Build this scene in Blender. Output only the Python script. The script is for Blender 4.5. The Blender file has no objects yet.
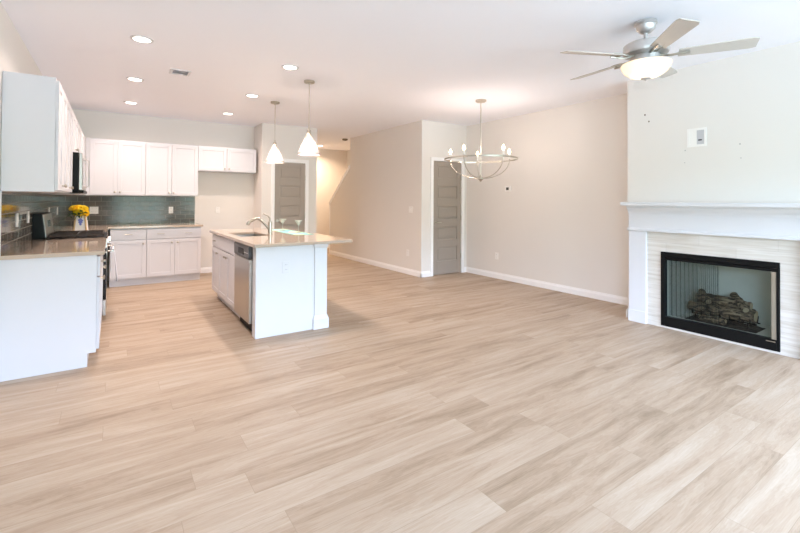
import bpy, bmesh, math, random
from mathutils import Vector, Matrix

random.seed(7)
PI = math.pi
R = math.radians
scene = bpy.context.scene
COL = scene.collection

# ------------------------------------------------------------------ camera
f_px, cy_px, cam_h = 423.3, 195.33, 1.334
yaw, pitch, roll = R(34.154), R(0.695), R(0.333)
Fv = Vector((math.sin(yaw) * math.cos(pitch), math.cos(yaw) * math.cos(pitch), math.sin(pitch)))
R0 = Vector((math.cos(yaw), -math.sin(yaw), 0))
U0 = R0.cross(Fv)
Rv = R0 * math.cos(roll) + U0 * math.sin(roll)
Uv = -R0 * math.sin(roll) + U0 * math.cos(roll)
cd = bpy.data.cameras.new('camera')
cam = bpy.data.objects.new('camera', cd)
COL.objects.link(cam)
cam.matrix_world = Matrix(((Rv.x, Uv.x, -Fv.x, 0), (Rv.y, Uv.y, -Fv.y, 0), (Rv.z, Uv.z, -Fv.z, cam_h), (0, 0, 0, 1)))
cd.sensor_width = 36
cd.lens = f_px / 800 * 36
cd.shift_y = -(266.5 - cy_px) / 800
cd.clip_start = 0.05
scene.camera = cam

# ------------------------------------------------------------------ light
WORLD_STRENGTH = 36.0
CAN_W = 11.0
WARM = (1.0, 0.81, 0.73)
scene.view_settings.view_transform = 'Standard'
scene.view_settings.look = 'None'
scene.view_settings.gamma = 1
scene.view_settings.use_curve_mapping = False
scene.view_settings.exposure = 0.42
try:
    scene.cycles.use_denoising = True
    scene.cycles.diffuse_bounces = 8
    scene.cycles.max_bounces = 14
    scene.cycles.transparent_max_bounces = 16
    scene.cycles.sample_clamp_indirect = 6
    scene.cycles.caustics_reflective = False
    scene.cycles.caustics_refractive = False
except Exception:
    pass

w = bpy.data.worlds.new('sky')
scene.world = w
w.use_nodes = True
nt = w.node_tree
nt.nodes.clear()
tc = nt.nodes.new('ShaderNodeTexCoord')
sx = nt.nodes.new('ShaderNodeSeparateXYZ')
rp = nt.nodes.new('ShaderNodeValToRGB')
bgn = nt.nodes.new('ShaderNodeBackground')
wo = nt.nodes.new('ShaderNodeOutputWorld')
mr = nt.nodes.new('ShaderNodeMapRange')
mr.inputs['From Min'].default_value = -1
mr.inputs['From Max'].default_value = 1
nt.links.new(tc.outputs['Generated'], sx.inputs[0])
nt.links.new(sx.outputs['Z'], mr.inputs['Value'])
nt.links.new(mr.outputs[0], rp.inputs[0])
rp.color_ramp.elements[0].position = 0.0
rp.color_ramp.elements[0].color = (0.34, 0.44, 0.62, 1)
rp.color_ramp.elements[1].position = 1.0
rp.color_ramp.elements[1].color = (0.52, 0.74, 1.18, 1)
for p_, c_ in ((0.46, (0.20, 0.26, 0.29, 1)), (0.53, (0.07, 0.12, 0.08, 1)), (0.60, (0.68, 0.81, 1.12, 1))):
    e_ = rp.color_ramp.elements.new(p_)
    e_.color = c_
nt.links.new(rp.outputs[0], bgn.inputs['Color'])
bgn.inputs['Strength'].default_value = WORLD_STRENGTH
nt.links.new(bgn.outputs[0], wo.inputs[0])

YF = -3.2            # inner face of the wall behind the camera
OPENINGS = [(0.05, 1.85, 0.02, 2.25), (2.35, 5.15, 0.60, 2.40)]   # unseen rear windows, added for daylight: x0,x1,z0,z1
SIDE = (-2.6, -0.6, 0.80, 2.40)      # unseen window added in the left wall for more daylight: y0,y1,z0,z1


def portal(x0, x1, z0, z1):
    ld = bpy.data.lights.new('window_daylight', 'AREA')  # guides sky light through an unseen, added rear window
    ld.shape = 'RECTANGLE'
    ld.size = x1 - x0
    ld.size_y = z1 - z0
    ld.cycles.is_portal = True
    o = bpy.data.objects.new('window_daylight', ld)
    COL.objects.link(o)
    o.location = ((x0 + x1) / 2, YF - 0.13, (z0 + z1) / 2)
    o.rotation_euler = (PI / 2, 0, 0)


for op in OPENINGS:
    portal(*op)
ld_ = bpy.data.lights.new('window_daylight', 'AREA')  # same sky portal for the added, unseen side window
ld_.shape = 'RECTANGLE'
ld_.size = SIDE[1] - SIDE[0]
ld_.size_y = SIDE[3] - SIDE[2]
ld_.cycles.is_portal = True
o_ = bpy.data.objects.new('window_daylight', ld_)
COL.objects.link(o_)
o_.location = (-0.68 - 0.13, (SIDE[0] + SIDE[1]) / 2, (SIDE[2] + SIDE[3]) / 2)
o_.rotation_euler = (PI / 2, 0, -PI / 2)


# ------------------------------------------------------------------ materials
def s2l(c):
    return tuple(((v / 255) / 12.92 if v / 255 <= 0.04045 else ((v / 255 + 0.055) / 1.055) ** 2.4) for v in c) + (1.0,)


def new_mat(name):
    m = bpy.data.materials.new(name)
    m.use_nodes = True
    n = m.node_tree
    n.nodes.clear()
    out = n.nodes.new('ShaderNodeOutputMaterial')
    return m, n, out


def mat(name, rgb, rough=0.5, metal=0.0, var=0.03, scale=6.0, bump=0.0, bscale=200.0, spec=0.5, coat=0.0, emit=None, estr=0.0, trans=0.0, ior=1.45):
    m, n, out = new_mat(name)
    b = n.nodes.new('ShaderNodeBsdfPrincipled')
    n.links.new(b.outputs[0], out.inputs[0])
    t = n.nodes.new('ShaderNodeTexCoord')
    nz = n.nodes.new('ShaderNodeTexNoise')
    nz.inputs['Scale'].default_value = scale
    nz.inputs['Detail'].default_value = 3
    n.links.new(t.outputs['Object'], nz.inputs['Vector'])
    mx = n.nodes.new('ShaderNodeMix')
    mx.data_type = 'RGBA'
    c = s2l(rgb)
    mx.inputs['A'].default_value = tuple(v * (1 - var) for v in c[:3]) + (1,)
    mx.inputs['B'].default_value = tuple(min(1, v * (1 + var)) for v in c[:3]) + (1,)
    n.links.new(nz.outputs['Fac'], mx.inputs['Factor'])
    n.links.new(mx.outputs['Result'], b.inputs['Base Color'])
    b.inputs['Roughness'].default_value = rough
    b.inputs['Metallic'].default_value = metal
    b.inputs['Specular IOR Level'].default_value = spec
    b.inputs['IOR'].default_value = ior
    if coat:
        b.inputs['Coat Weight'].default_value = coat
        b.inputs['Coat Roughness'].default_value = 0.05
    if trans:
        b.inputs['Transmission Weight'].default_value = trans
    if emit:
        b.inputs['Emission Color'].default_value = s2l(emit)
        b.inputs['Emission Strength'].default_value = estr
    if bump:
        n2 = n.nodes.new('ShaderNodeTexNoise')
        n2.inputs['Scale'].default_value = bscale
        n.links.new(t.outputs['Object'], n2.inputs['Vector'])
        bp = n.nodes.new('ShaderNodeBump')
        bp.inputs['Strength'].default_value = bump
        bp.inputs['Distance'].default_value = 0.002
        n.links.new(n2.outputs['Fac'], bp.inputs['Height'])
        n.links.new(bp.outputs[0], b.inputs['Normal'])
    return m


def math_node(n, op, a=None, b=None, c=None):
    q = n.nodes.new('ShaderNodeMath')
    q.operation = op
    for i, v in enumerate((a, b, c)):
        if v is None:
            continue
        if isinstance(v, (int, float)):
            q.inputs[i].default_value = v
        else:
            n.links.new(v, q.inputs[i])
    return q.outputs[0]


def floor_mat():
    m, n, out = new_mat('oak_planks')
    b = n.nodes.new('ShaderNodeBsdfPrincipled')
    n.links.new(b.outputs[0], out.inputs[0])
    t = n.nodes.new('ShaderNodeTexCoord')
    s = n.nodes.new('ShaderNodeSeparateXYZ')
    n.links.new(t.outputs['Object'], s.inputs[0])
    W, L = 0.178, 1.5
    row = math_node(n, 'FLOOR', math_node(n, 'DIVIDE', math_node(n, 'SUBTRACT', s.outputs['Y'], 0.010), W))
    wn = n.nodes.new('ShaderNodeTexWhiteNoise')
    wn.noise_dimensions = '1D'
    n.links.new(row, wn.inputs['W'])
    xs = math_node(n, 'ADD', math_node(n, 'DIVIDE', s.outputs['X'], L), math_node(n, 'MULTIPLY', wn.outputs['Value'], 7.0))
    colm = math_node(n, 'FLOOR', xs)
    cb = n.nodes.new('ShaderNodeCombineXYZ')
    n.links.new(row, cb.inputs[0])
    n.links.new(colm, cb.inputs[1])
    idn = n.nodes.new('ShaderNodeTexWhiteNoise')
    idn.noise_dimensions = '3D'
    n.links.new(cb.outputs[0], idn.inputs['Vector'])
    pid = idn.outputs['Value']
    # edge distance inside a plank
    fy = math_node(n, 'FRACT', math_node(n, 'DIVIDE', math_node(n, 'SUBTRACT', s.outputs['Y'], 0.010), W))
    fx = math_node(n, 'FRACT', xs)
    ey = math_node(n, 'MULTIPLY', math_node(n, 'MINIMUM', fy, math_node(n, 'SUBTRACT', 1.0, fy)), W)
    ex = math_node(n, 'MULTIPLY', math_node(n, 'MINIMUM', fx, math_node(n, 'SUBTRACT', 1.0, fx)), L)
    ed = math_node(n, 'MINIMUM', ex, ey)
    seam = n.nodes.new('ShaderNodeMapRange')
    n.links.new(ed, seam.inputs['Value'])
    seam.inputs['From Max'].default_value = 0.0016
    # grain
    gv = n.nodes.new('ShaderNodeCombineXYZ')
    n.links.new(math_node(n, 'ADD', math_node(n, 'MULTIPLY', s.outputs['X'], 1.0), math_node(n, 'MULTIPLY', pid, 37.0)), gv.inputs[0])
    n.links.new(math_node(n, 'MULTIPLY', s.outputs['Y'], 9.0), gv.inputs[1])
    n.links.new(math_node(n, 'MULTIPLY', pid, 19.0), gv.inputs[2])
    g1 = n.nodes.new('ShaderNodeTexNoise')
    g1.inputs['Scale'].default_value = 1.4
    g1.inputs['Detail'].default_value = 5
    g1.inputs['Roughness'].default_value = 0.6
    g1.inputs['Distortion'].default_value = 0.5
    n.links.new(gv.outputs[0], g1.inputs['Vector'])
    # cathedral rings out of the coarse noise
    rings = math_node(n, 'FRACT', math_node(n, 'MULTIPLY', g1.outputs['Fac'], 16.0))
    rings = math_node(n, 'ABSOLUTE', math_node(n, 'SUBTRACT', rings, 0.5))
    g2 = n.nodes.new('ShaderNodeTexNoise')
    g2.inputs['Scale'].default_value = 9
    g2.inputs['Detail'].default_value = 4
    g2.inputs['Roughness'].default_value = 0.7
    gv2 = n.nodes.new('ShaderNodeVectorMath')
    gv2.operation = 'MULTIPLY'
    gv2.inputs[1].default_value = (0.6, 2.6, 1)
    n.links.new(gv.outputs[0], gv2.inputs[0])
    n.links.new(gv2.outputs[0], g2.inputs['Vector'])
    v = math_node(n, 'ADD', 0.02, math_node(n, 'MULTIPLY', g1.outputs['Fac'], 0.70))
    v = math_node(n, 'ADD', v, math_node(n, 'ADD', 0.03, math_node(n, 'MULTIPLY', pid, 0.14)))
    v = math_node(n, 'ADD', v, math_node(n, 'MULTIPLY', rings, 0.12))
    v = math_node(n, 'ADD', v, math_node(n, 'MULTIPLY', g2.outputs['Fac'], 0.28))
    rp = n.nodes.new('ShaderNodeValToRGB')
    e = rp.color_ramp.elements
    e[0].position = 0.34
    e[0].color = s2l((122, 102, 79))
    e[1].position = 0.90
    e[1].color = s2l((196, 181, 162))
    q = e.new(0.60)
    q.color = s2l((172, 150, 127))
    n.links.new(v, rp.inputs[0])
    mx = n.nodes.new('ShaderNodeMix')
    mx.data_type = 'RGBA'
    mx.inputs['A'].default_value = s2l((150, 130, 106))
    n.links.new(seam.outputs[0], mx.inputs['Factor'])
    n.links.new(rp.outputs[0], mx.inputs['B'])
    n.links.new(mx.outputs['Result'], b.inputs['Base Color'])
    rr = n.nodes.new('ShaderNodeMapRange')
    rr.inputs['To Min'].default_value = 0.42
    rr.inputs['To Max'].default_value = 0.58
    n.links.new(g2.outputs['Fac'], rr.inputs['Value'])
    n.links.new(rr.outputs[0], b.inputs['Roughness'])
    bp = n.nodes.new('ShaderNodeBump')
    bp.inputs['Strength'].default_value = 0.25
    bp.inputs['Distance'].default_value = 0.001
    hh = math_node(n, 'ADD', math_node(n, 'MULTIPLY', seam.outputs[0], 1.0), math_node(n, 'MULTIPLY', g2.outputs['Fac'], 0.5))
    n.links.new(hh, bp.inputs['Height'])
    n.links.new(bp.outputs[0], b.inputs['Normal'])
    return m


def tile_mat(name, c1, c2, grout, bw, bh, axis, rough, mortar=0.003, coat=0.0, veins=False, spec=0.5):
    """running bond tiles; axis = the horizontal axis of the wall (0 = x, 1 = y)"""
    m, n, out = new_mat(name)
    b = n.nodes.new('ShaderNodeBsdfPrincipled')
    n.links.new(b.outputs[0], out.inputs[0])
    t = n.nodes.new('ShaderNodeTexCoord')
    s = n.nodes.new('ShaderNodeSeparateXYZ')
    n.links.new(t.outputs['Object'], s.inputs[0])
    c = n.nodes.new('ShaderNodeCombineXYZ')
    n.links.new(s.outputs[axis], c.inputs[0])
    n.links.new(s.outputs[2], c.inputs[1])
    br = n.nodes.new('ShaderNodeTexBrick')
    br.inputs['Scale'].default_value = 1
    br.inputs['Brick Width'].default_value = bw
    br.inputs['Row Height'].default_value = bh
    br.inputs['Mortar Size'].default_value = mortar
    br.inputs['Mortar Smooth'].default_value = 0.3
    br.inputs['Color1'].default_value = s2l(c1)
    br.inputs['Color2'].default_value = s2l(c2)
    br.inputs['Mortar'].default_value = s2l(grout)
    n.links.new(c.outputs[0], br.inputs['Vector'])
    col = br.outputs['Color']
    if veins:
        vm = n.nodes.new('ShaderNodeVectorMath')
        vm.operation = 'MULTIPLY'
        vm.inputs[1].default_value = (1.2, 16, 1)
        n.links.new(c.outputs[0], vm.inputs[0])
        nz = n.nodes.new('ShaderNodeTexNoise')
        nz.inputs['Scale'].default_value = 2.2
        nz.inputs['Detail'].default_value = 4
        nz.inputs['Distortion'].default_value = 0.6
        n.links.new(vm.outputs[0], nz.inputs['Vector'])
        rpv = n.nodes.new('ShaderNodeValToRGB')
        rpv.color_ramp.elements[0].position = 0.32
        rpv.color_ramp.elements[0].color = s2l((236, 232, 226))
        rpv.color_ramp.elements[1].position = 0.62
        rpv.color_ramp.elements[1].color = (1, 1, 1, 1)
        n.links.new(nz.outputs['Fac'], rpv.inputs[0])
        mm = n.nodes.new('ShaderNodeMix')
        mm.data_type = 'RGBA'
        mm.blend_type = 'MULTIPLY'
        mm.inputs['Factor'].default_value = 1
        n.links.new(col, mm.inputs['A'])
        n.links.new(rpv.outputs[0], mm.inputs['B'])
        col = mm.outputs['Result']
    n.links.new(col, b.inputs['Base Color'])
    b.inputs['Specular IOR Level'].default_value = spec
    rr = n.nodes.new('ShaderNodeMapRange')
    rr.inputs['To Min'].default_value = rough
    rr.inputs['To Max'].default_value = 0.7
    n.links.new(br.outputs['Fac'], rr.inputs['Value'])
    n.links.new(rr.outputs[0], b.inputs['Roughness'])
    bp = n.nodes.new('ShaderNodeBump')
    bp.inputs['Strength'].default_value = 0.5
    bp.inputs['Distance'].default_value = 0.001
    bp.invert = True
    n.links.new(br.outputs['Fac'], bp.inputs['Height'])
    n.links.new(bp.outputs[0], b.inputs['Normal'])
    return m


def shade_mat(name, rgb, clear, emit=0.0):
    """thin frosted glass: part of the light passes straight, the rest scatters"""
    m, n, out = new_mat(name)
    tr = n.nodes.new('ShaderNodeBsdfTransparent')
    tl = n.nodes.new('ShaderNodeBsdfTranslucent')
    tl.inputs[0].default_value = s2l(rgb)
    df = n.nodes.new('ShaderNodeBsdfDiffuse')
    df.inputs[0].default_value = s2l(rgb)
    gl = n.nodes.new('ShaderNodeBsdfGlossy')
    gl.inputs['Roughness'].default_value = 0.1
    a = n.nodes.new('ShaderNodeMixShader')
    b = n.nodes.new('ShaderNodeMixShader')
    c = n.nodes.new('ShaderNodeMixShader')
    fr = n.nodes.new('ShaderNodeFresnel')
    fr.inputs[0].default_value = 1.45
    n.links.new(tl.outputs[0], a.inputs[1])
    n.links.new(df.outputs[0], a.inputs[2])
    t = n.nodes.new('ShaderNodeTexCoord')
    nz = n.nodes.new('ShaderNodeTexNoise')
    nz.inputs['Scale'].default_value = 25
    n.links.new(t.outputs['Object'], nz.inputs['Vector'])
    mp = n.nodes.new('ShaderNodeMapRange')
    mp.inputs['To Min'].default_value = clear - 0.08
    mp.inputs['To Max'].default_value = clear + 0.08
    n.links.new(nz.outputs['Fac'], mp.inputs['Value'])
    n.links.new(mp.outputs[0], b.inputs[0])
    n.links.new(a.outputs[0], b.inputs[1])
    n.links.new(tr.outputs[0], b.inputs[2])
    n.links.new(fr.outputs[0], c.inputs[0])
    n.links.new(b.outputs[0], c.inputs[1])
    n.links.new(gl.outputs[0], c.inputs[2])
    last = c.outputs[0]
    if emit:
        em = n.nodes.new('ShaderNodeEmission')
        em.inputs[0].default_value = s2l((255, 218, 160))
        em.inputs[1].default_value = emit
        ad = n.nodes.new('ShaderNodeAddShader')
        n.links.new(last, ad.inputs[0])
        n.links.new(em.outputs[0], ad.inputs[1])
        last = ad.outputs[0]
    n.links.new(last, out.inputs[0])
    return m


def pane_mat(name, tint, refl=1.45):
    m, n, out = new_mat(name)
    tr = n.nodes.new('ShaderNodeBsdfTransparent')
    tr.inputs[0].default_value = s2l(tint)
    gl = n.nodes.new('ShaderNodeBsdfGlossy')
    gl.inputs['Roughness'].default_value = 0.02
    fr = n.nodes.new('ShaderNodeFresnel')
    fr.inputs[0].default_value = refl
    c = n.nodes.new('ShaderNodeMixShader')
    n.links.new(fr.outputs[0], c.inputs[0])
    n.links.new(tr.outputs[0], c.inputs[1])
    n.links.new(gl.outputs[0], c.inputs[2])
    n.links.new(c.outputs[0], out.inputs[0])
    return m


def glow_mat(name, rgb, strength):
    m, n, out = new_mat(name)
    em = n.nodes.new('ShaderNodeEmission')
    em.inputs[0].default_value = s2l(rgb)
    em.inputs[1].default_value = strength
    n.links.new(em.outputs[0], out.inputs[0])
    return m


def counter_mat():
    m = mat('quartz_counter', (188, 170, 152), rough=0.10, var=0.10, scale=260, coat=0.3)
    return m


def bark_mat(name, c1, c2):
    m, n, out = new_mat(name)
    b = n.nodes.new('ShaderNodeBsdfPrincipled')
    n.links.new(b.outputs[0], out.inputs[0])
    t = n.nodes.new('ShaderNodeTexCoord')
    nz = n.nodes.new('ShaderNodeTexNoise')
    nz.inputs['Scale'].default_value = 30
    nz.inputs['Detail'].default_value = 6
    nz.inputs['Distortion'].default_value = 0.4
    vm = n.nodes.new('ShaderNodeVectorMath')
    vm.operation = 'MULTIPLY'
    vm.inputs[1].default_value = (1.6, 0.45, 1.6)
    n.links.new(t.outputs['Object'], vm.inputs[0])
    n.links.new(vm.outputs[0], nz.inputs['Vector'])
    rp = n.nodes.new('ShaderNodeValToRGB')
    rp.color_ramp.elements[0].position = 0.42
    rp.color_ramp.elements[0].color = s2l(c1)
    rp.color_ramp.elements[1].position = 0.6
    rp.color_ramp.elements[1].color = s2l(c2)
    n.links.new(nz.outputs['Fac'], rp.inputs[0])
    n.links.new(rp.outputs[0], b.inputs['Base Color'])
    b.inputs['Roughness'].default_value = 0.9
    bp = n.nodes.new('ShaderNodeBump')
    bp.inputs['Distance'].default_value = 0.01
    n.links.new(nz.outputs['Fac'], bp.inputs['Height'])
    n.links.new(bp.outputs[0], b.inputs['Normal'])
    return m


M = {}
M['wall'] = mat('greige_wall_paint', (229, 225, 219), 0.85, var=0.01, scale=2, spec=0.2)
M['ceiling'] = mat('ceiling_paint', (246, 248, 255), 0.9, var=0.01, scale=2, spec=0.1)
M['trim'] = mat('white_trim_paint', (216, 217, 220), 0.4, var=0.01)
M['casing'] = mat('white_casing_paint', (246, 245, 244), 0.4, var=0.01)
M['cab'] = mat('white_cabinet_paint', (214, 213, 216), 0.38, var=0.008)
M['door'] = mat('taupe_door_paint', (160, 150, 139), 0.45, var=0.02)
M['floor'] = floor_mat()
M['counter'] = counter_mat()
M['tile_b'] = tile_mat('grey_glass_tile_back', (84, 82, 76), (104, 98, 90), (142, 136, 128), 0.152, 0.076, 0, 0.12, spec=0.35)
M['tile_l'] = tile_mat('grey_glass_tile_left', (84, 82, 76), (104, 98, 90), (142, 136, 128), 0.152, 0.076, 1, 0.07, spec=0.45)
M['marble'] = tile_mat('striated_marble_tile', (220, 216, 209), (213, 208, 200), (196, 191, 183), 0.61, 0.10, 1, 0.35, mortar=0.0015, veins=True)
M['nickel'] = mat('brushed_nickel', (190, 184, 172), 0.3, 1.0, var=0.04)
M['steel'] = mat('stainless_steel', (190, 186, 180), 0.28, 1.0, var=0.03, scale=60)
M['dark_metal'] = mat('dark_control_panel', (72, 70, 70), 0.3, 0.6)
M['black'] = mat('black_enamel', (14, 14, 14), 0.45, spec=0.2)
M['black_gloss'] = mat('black_oven_glass', (12, 13, 14), 0.05)
M['iron'] = mat('cast_iron', (56, 44, 36), 0.5, bump=0.3)
M['plate'] = mat('white_plastic', (240, 238, 234), 0.35, var=0.01)
M['dark'] = mat('dark_slot', (60, 58, 56), 0.6)
M['smoke'] = mat('bronze_detector', (110, 92, 74), 0.5)
M['pane'] = pane_mat('window_glass', (250, 253, 252))
M['fire_glass'] = pane_mat('fireplace_glass', (234, 238, 236), 1.30)
M['glass'] = shade_mat('drinking_glass', (252, 252, 242), 0.45)
M['pendant_glass'] = shade_mat('seeded_pendant_glass', (252, 246, 240), 0.58)
M['bowl_glass'] = shade_mat('frosted_fan_bowl', (255, 240, 215), 0.12, emit=0.14)
M['bulb'] = glow_mat('warm_bulb', (255, 225, 180), 14)
M['can_lens'] = glow_mat('downlight_lens', (255, 240, 225), 9)
M['liner'] = mat('firebox_liner', (232, 234, 228), 0.8, var=0.10, scale=9)


def mesh_mat():
    """woven wire: nearly clear face-on, denser where a fold turns edge-on"""
    m, n, out = new_mat('mesh_curtain')
    tr = n.nodes.new('ShaderNodeBsdfTransparent')
    df = n.nodes.new('ShaderNodeBsdfDiffuse')
    df.inputs[0].default_value = s2l((70, 74, 72))
    lw = n.nodes.new('ShaderNodeLayerWeight')
    lw.inputs['Blend'].default_value = 0.35
    t = n.nodes.new('ShaderNodeTexCoord')
    nz = n.nodes.new('ShaderNodeTexNoise')
    nz.inputs['Scale'].default_value = 30
    n.links.new(t.outputs['Object'], nz.inputs['Vector'])
    a = math_node(n, 'ADD', math_node(n, 'MULTIPLY', lw.outputs['Facing'], 1.25), math_node(n, 'MULTIPLY', nz.outputs['Fac'], 0.12))
    c = n.nodes.new('ShaderNodeMixShader')
    n.links.new(a, c.inputs[0])
    n.links.new(tr.outputs[0], c.inputs[1])
    n.links.new(df.outputs[0], c.inputs[2])
    n.links.new(c.outputs[0], out.inputs[0])
    return m


M['mesh'] = mesh_mat()
M['log'] = bark_mat('ceramic_log_bark', (44, 35, 29), (162, 142, 118))
M['log_end'] = mat('ceramic_log_end', (196, 178, 150), 0.9, var=0.15, scale=40)
M['ember'] = bark_mat('ember_bed', (28, 26, 25), (92, 82, 76))
M['towel'] = mat('white_cotton', (232, 232, 238), 0.95, bump=0.5, bscale=400)
M['yellow'] = mat('yellow_petals', (255, 206, 30), 0.6, var=0.15, scale=30)
M['leaf'] = mat('rose_leaves', (52, 78, 34), 0.6, var=0.2, scale=20)
M['vase'] = mat('white_vase', (236, 232, 226), 0.4)
M['vase_side'] = mat('tan_vase_edge', (192, 162, 118), 0.6, var=0.12, scale=30)
M['blue'] = mat('blue_flower_paint', (112, 122, 188), 0.5, var=0.2, scale=60)
M['blade'] = mat('fan_blade', (196, 190, 182), 0.35, var=0.03)
M['fan_metal'] = mat('brushed_fan_housing', (206, 203, 200), 0.42, 0.9)
M['sink'] = mat('steel_sink', (172, 166, 158), 0.35, 1.0)


def runner_mat():
    m, n, out = new_mat('striped_runner')
    b = n.nodes.new('ShaderNodeBsdfPrincipled')
    n.links.new(b.outputs[0], out.inputs[0])
    b.inputs['Roughness'].default_value = 0.8
    t = n.nodes.new('ShaderNodeTexCoord')
    nz = n.nodes.new('ShaderNodeTexVoronoi')
    nz.inputs['Scale'].default_value = 7
    n.links.new(t.outputs['Object'], nz.inputs['Vector'])
    s = n.nodes.new('ShaderNodeSeparateColor')
    n.links.new(nz.outputs['Color'], s.inputs[0])
    rp = n.nodes.new('ShaderNodeValToRGB')
    rp.color_ramp.interpolation = 'CONSTANT'
    rp.color_ramp.elements[0].color = s2l((164, 212, 194))
    rp.color_ramp.elements[1].position = 0.75
    rp.color_ramp.elements[1].color = s2l((140, 204, 202))
    e = rp.color_ramp.elements.new(0.35)
    e.color = s2l((226, 224, 160))
    e = rp.color_ramp.elements.new(0.55)
    e.color = s2l((178, 214, 162))
    n.links.new(s.outputs[0], rp.inputs[0])
    n.links.new(rp.outputs[0], b.inputs['Base Color'])
    return m


M['runner'] = runner_mat()


# ------------------------------------------------------------------ geometry helpers
class MB:
    def __init__(s):
        s.bm = bmesh.new()

    def box(s, x0, y0, z0, x1, y1, z1):
        x0, x1 = min(x0, x1), max(x0, x1)
        y0, y1 = min(y0, y1), max(y0, y1)
        z0, z1 = min(z0, z1), max(z0, z1)
        v = [s.bm.verts.new(p) for p in ((x0, y0, z0), (x1, y0, z0), (x1, y1, z0), (x0, y1, z0), (x0, y0, z1), (x1, y0, z1), (x1, y1, z1), (x0, y1, z1))]
        for q in ((0, 3, 2, 1), (4, 5, 6, 7), (0, 1, 5, 4), (1, 2, 6, 5), (2, 3, 7, 6), (3, 0, 4, 7)):
            s.bm.faces.new([v[i] for i in q])
        return s

    def prism(s, pts, axis, a, b):
        """polygon pts (2D) extruded along axis from a to b. axis 0: pts=(y,z); 1: (x,z); 2: (x,y)"""
        def P(p, t):
            return {0: (t, p[0], p[1]), 1: (p[0], t, p[1]), 2: (p[0], p[1], t)}[axis]
        A = [s.bm.verts.new(P(p, a)) for p in pts]
        B = [s.bm.verts.new(P(p, b)) for p in pts]
        n = len(pts)
        s.bm.faces.new(A[::-1])
        s.bm.faces.new(B)
        for i in range(n):
            s.bm.faces.new((A[i], A[(i + 1) % n], B[(i + 1) % n], B[i]))
        return s

    def lathe(s, prof, cx=0, cy=0, seg=28, axis=None, origin=None, closed=False):
        """prof: (r,z) list"""
        rings = []
        for r, z in prof:
            if r < 1e-6:
                rings.append([s.bm.verts.new((cx, cy, z))])
            else:
                rings.append([s.bm.verts.new((cx + r * math.cos(2 * PI * k / seg), cy + r * math.sin(2 * PI * k / seg), z)) for k in range(seg)])
        prs = list(zip(rings[:-1], rings[1:]))
        if closed:
            prs.append((rings[-1], rings[0]))
        for a, b in prs:
            for k in range(seg):
                k2 = (k + 1) % seg
                if len(a) == 1 and len(b) == 1:
                    continue
                if len(a) == 1:
                    s.bm.faces.new((a[0], b[k2], b[k]))
                elif len(b) == 1:
                    s.bm.faces.new((a[k], a[k2], b[0]))
                else:
                    s.bm.faces.new((a[k], a[k2], b[k2], b[k]))
        return s

    def tube(s, path, r, seg=10, closed=False):
        path = [Vector(p) for p in path]
        n = len(path)
        rr = r if isinstance(r, (list, tuple)) else [r] * n
        rings = []
        prev = None
        for i, p in enumerate(path):
            if closed:
                t = (path[(i + 1) % n] - path[i - 1]).normalized()
            else:
                t = (path[min(i + 1, n - 1)] - path[max(i - 1, 0)]).normalized()
            if prev is None:
                up = Vector((0, 0, 1)) if abs(t.z) < 0.9 else Vector((1, 0, 0))
                a = t.cross(up).normalized()
            else:
                a = (prev - t * prev.dot(t)).normalized()
            prev = a
            b = t.cross(a)
            rings.append([s.bm.verts.new(p + (a * math.cos(2 * PI * k / seg) + b * math.sin(2 * PI * k / seg)) * rr[i]) for k in range(seg)])
        rng = range(n) if closed else range(n - 1)
        for i in rng:
            A, B = rings[i], rings[(i + 1) % n]
            for k in range(seg):
                s.bm.faces.new((A[k], A[(k + 1) % seg], B[(k + 1) % seg], B[k]))
        if not closed:
            s.bm.faces.new(rings[0][::-1])
            s.bm.faces.new(rings[-1])
        return s

    def slab_hole(s, x0, y0, x1, y1, hx0, hy0, hx1, hy1, z0, z1):
        o = [(x0, y0), (x1, y0), (x1, y1), (x0, y1)]
        h = [(hx0, hy0), (hx1, hy0), (hx1, hy1), (hx0, hy1)]
        V = {}
        for nm, ps in (('o', o), ('h', h)):
            for z in (z0, z1):
                V[nm, z] = [s.bm.verts.new((p[0], p[1], z)) for p in ps]
        for i in range(4):
            j = (i + 1) % 4
            s.bm.faces.new((V['o', z1][i], V['o', z1][j], V['h', z1][j], V['h', z1][i]))
            s.bm.faces.new((V['o', z0][j], V['o', z0][i], V['h', z0][i], V['h', z0][j]))
            s.bm.faces.new((V['o', z0][i], V['o', z0][j], V['o', z1][j], V['o', z1][i]))
            s.bm.faces.new((V['h', z0][j], V['h', z0][i], V['h', z1][i], V['h', z1][j]))
        return s

    def build(s, name, material, parent=None, bevel=0.0, smooth=False, subsurf=0, solid=0.0):
        bmesh.ops.recalc_face_normals(s.bm, faces=s.bm.faces)
        me = bpy.data.meshes.new(name)
        s.bm.to_mesh(me)
        s.bm.free()
        me.materials.append(M[material] if isinstance(material, str) else material)
        o = bpy.data.objects.new(name, me)
        COL.objects.link(o)
        if parent:
            o.parent = parent
        if smooth:
            for p in me.polygons:
                p.use_smooth = True
            try:
                me.set_sharp_from_angle(angle=R(40))
            except Exception:
                pass
        if bevel:
            m = o.modifiers.new('bevel', 'BEVEL')
            m.width = bevel
            m.segments = 2
            m.limit_method = 'ANGLE'
        if solid:
            m = o.modifiers.new('solid', 'SOLIDIFY')
            m.thickness = solid
        if subsurf:
            m = o.modifiers.new('sub', 'SUBSURF')
            m.levels = m.render_levels = subsurf
        return o


def tag(o, label=None, cat=None, group=None, kind=None):
    if label:
        o['label'] = label
    if cat:
        o['category'] = cat
    if group:
        o['group'] = group
    if kind:
        o['kind'] = kind
    return o


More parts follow.
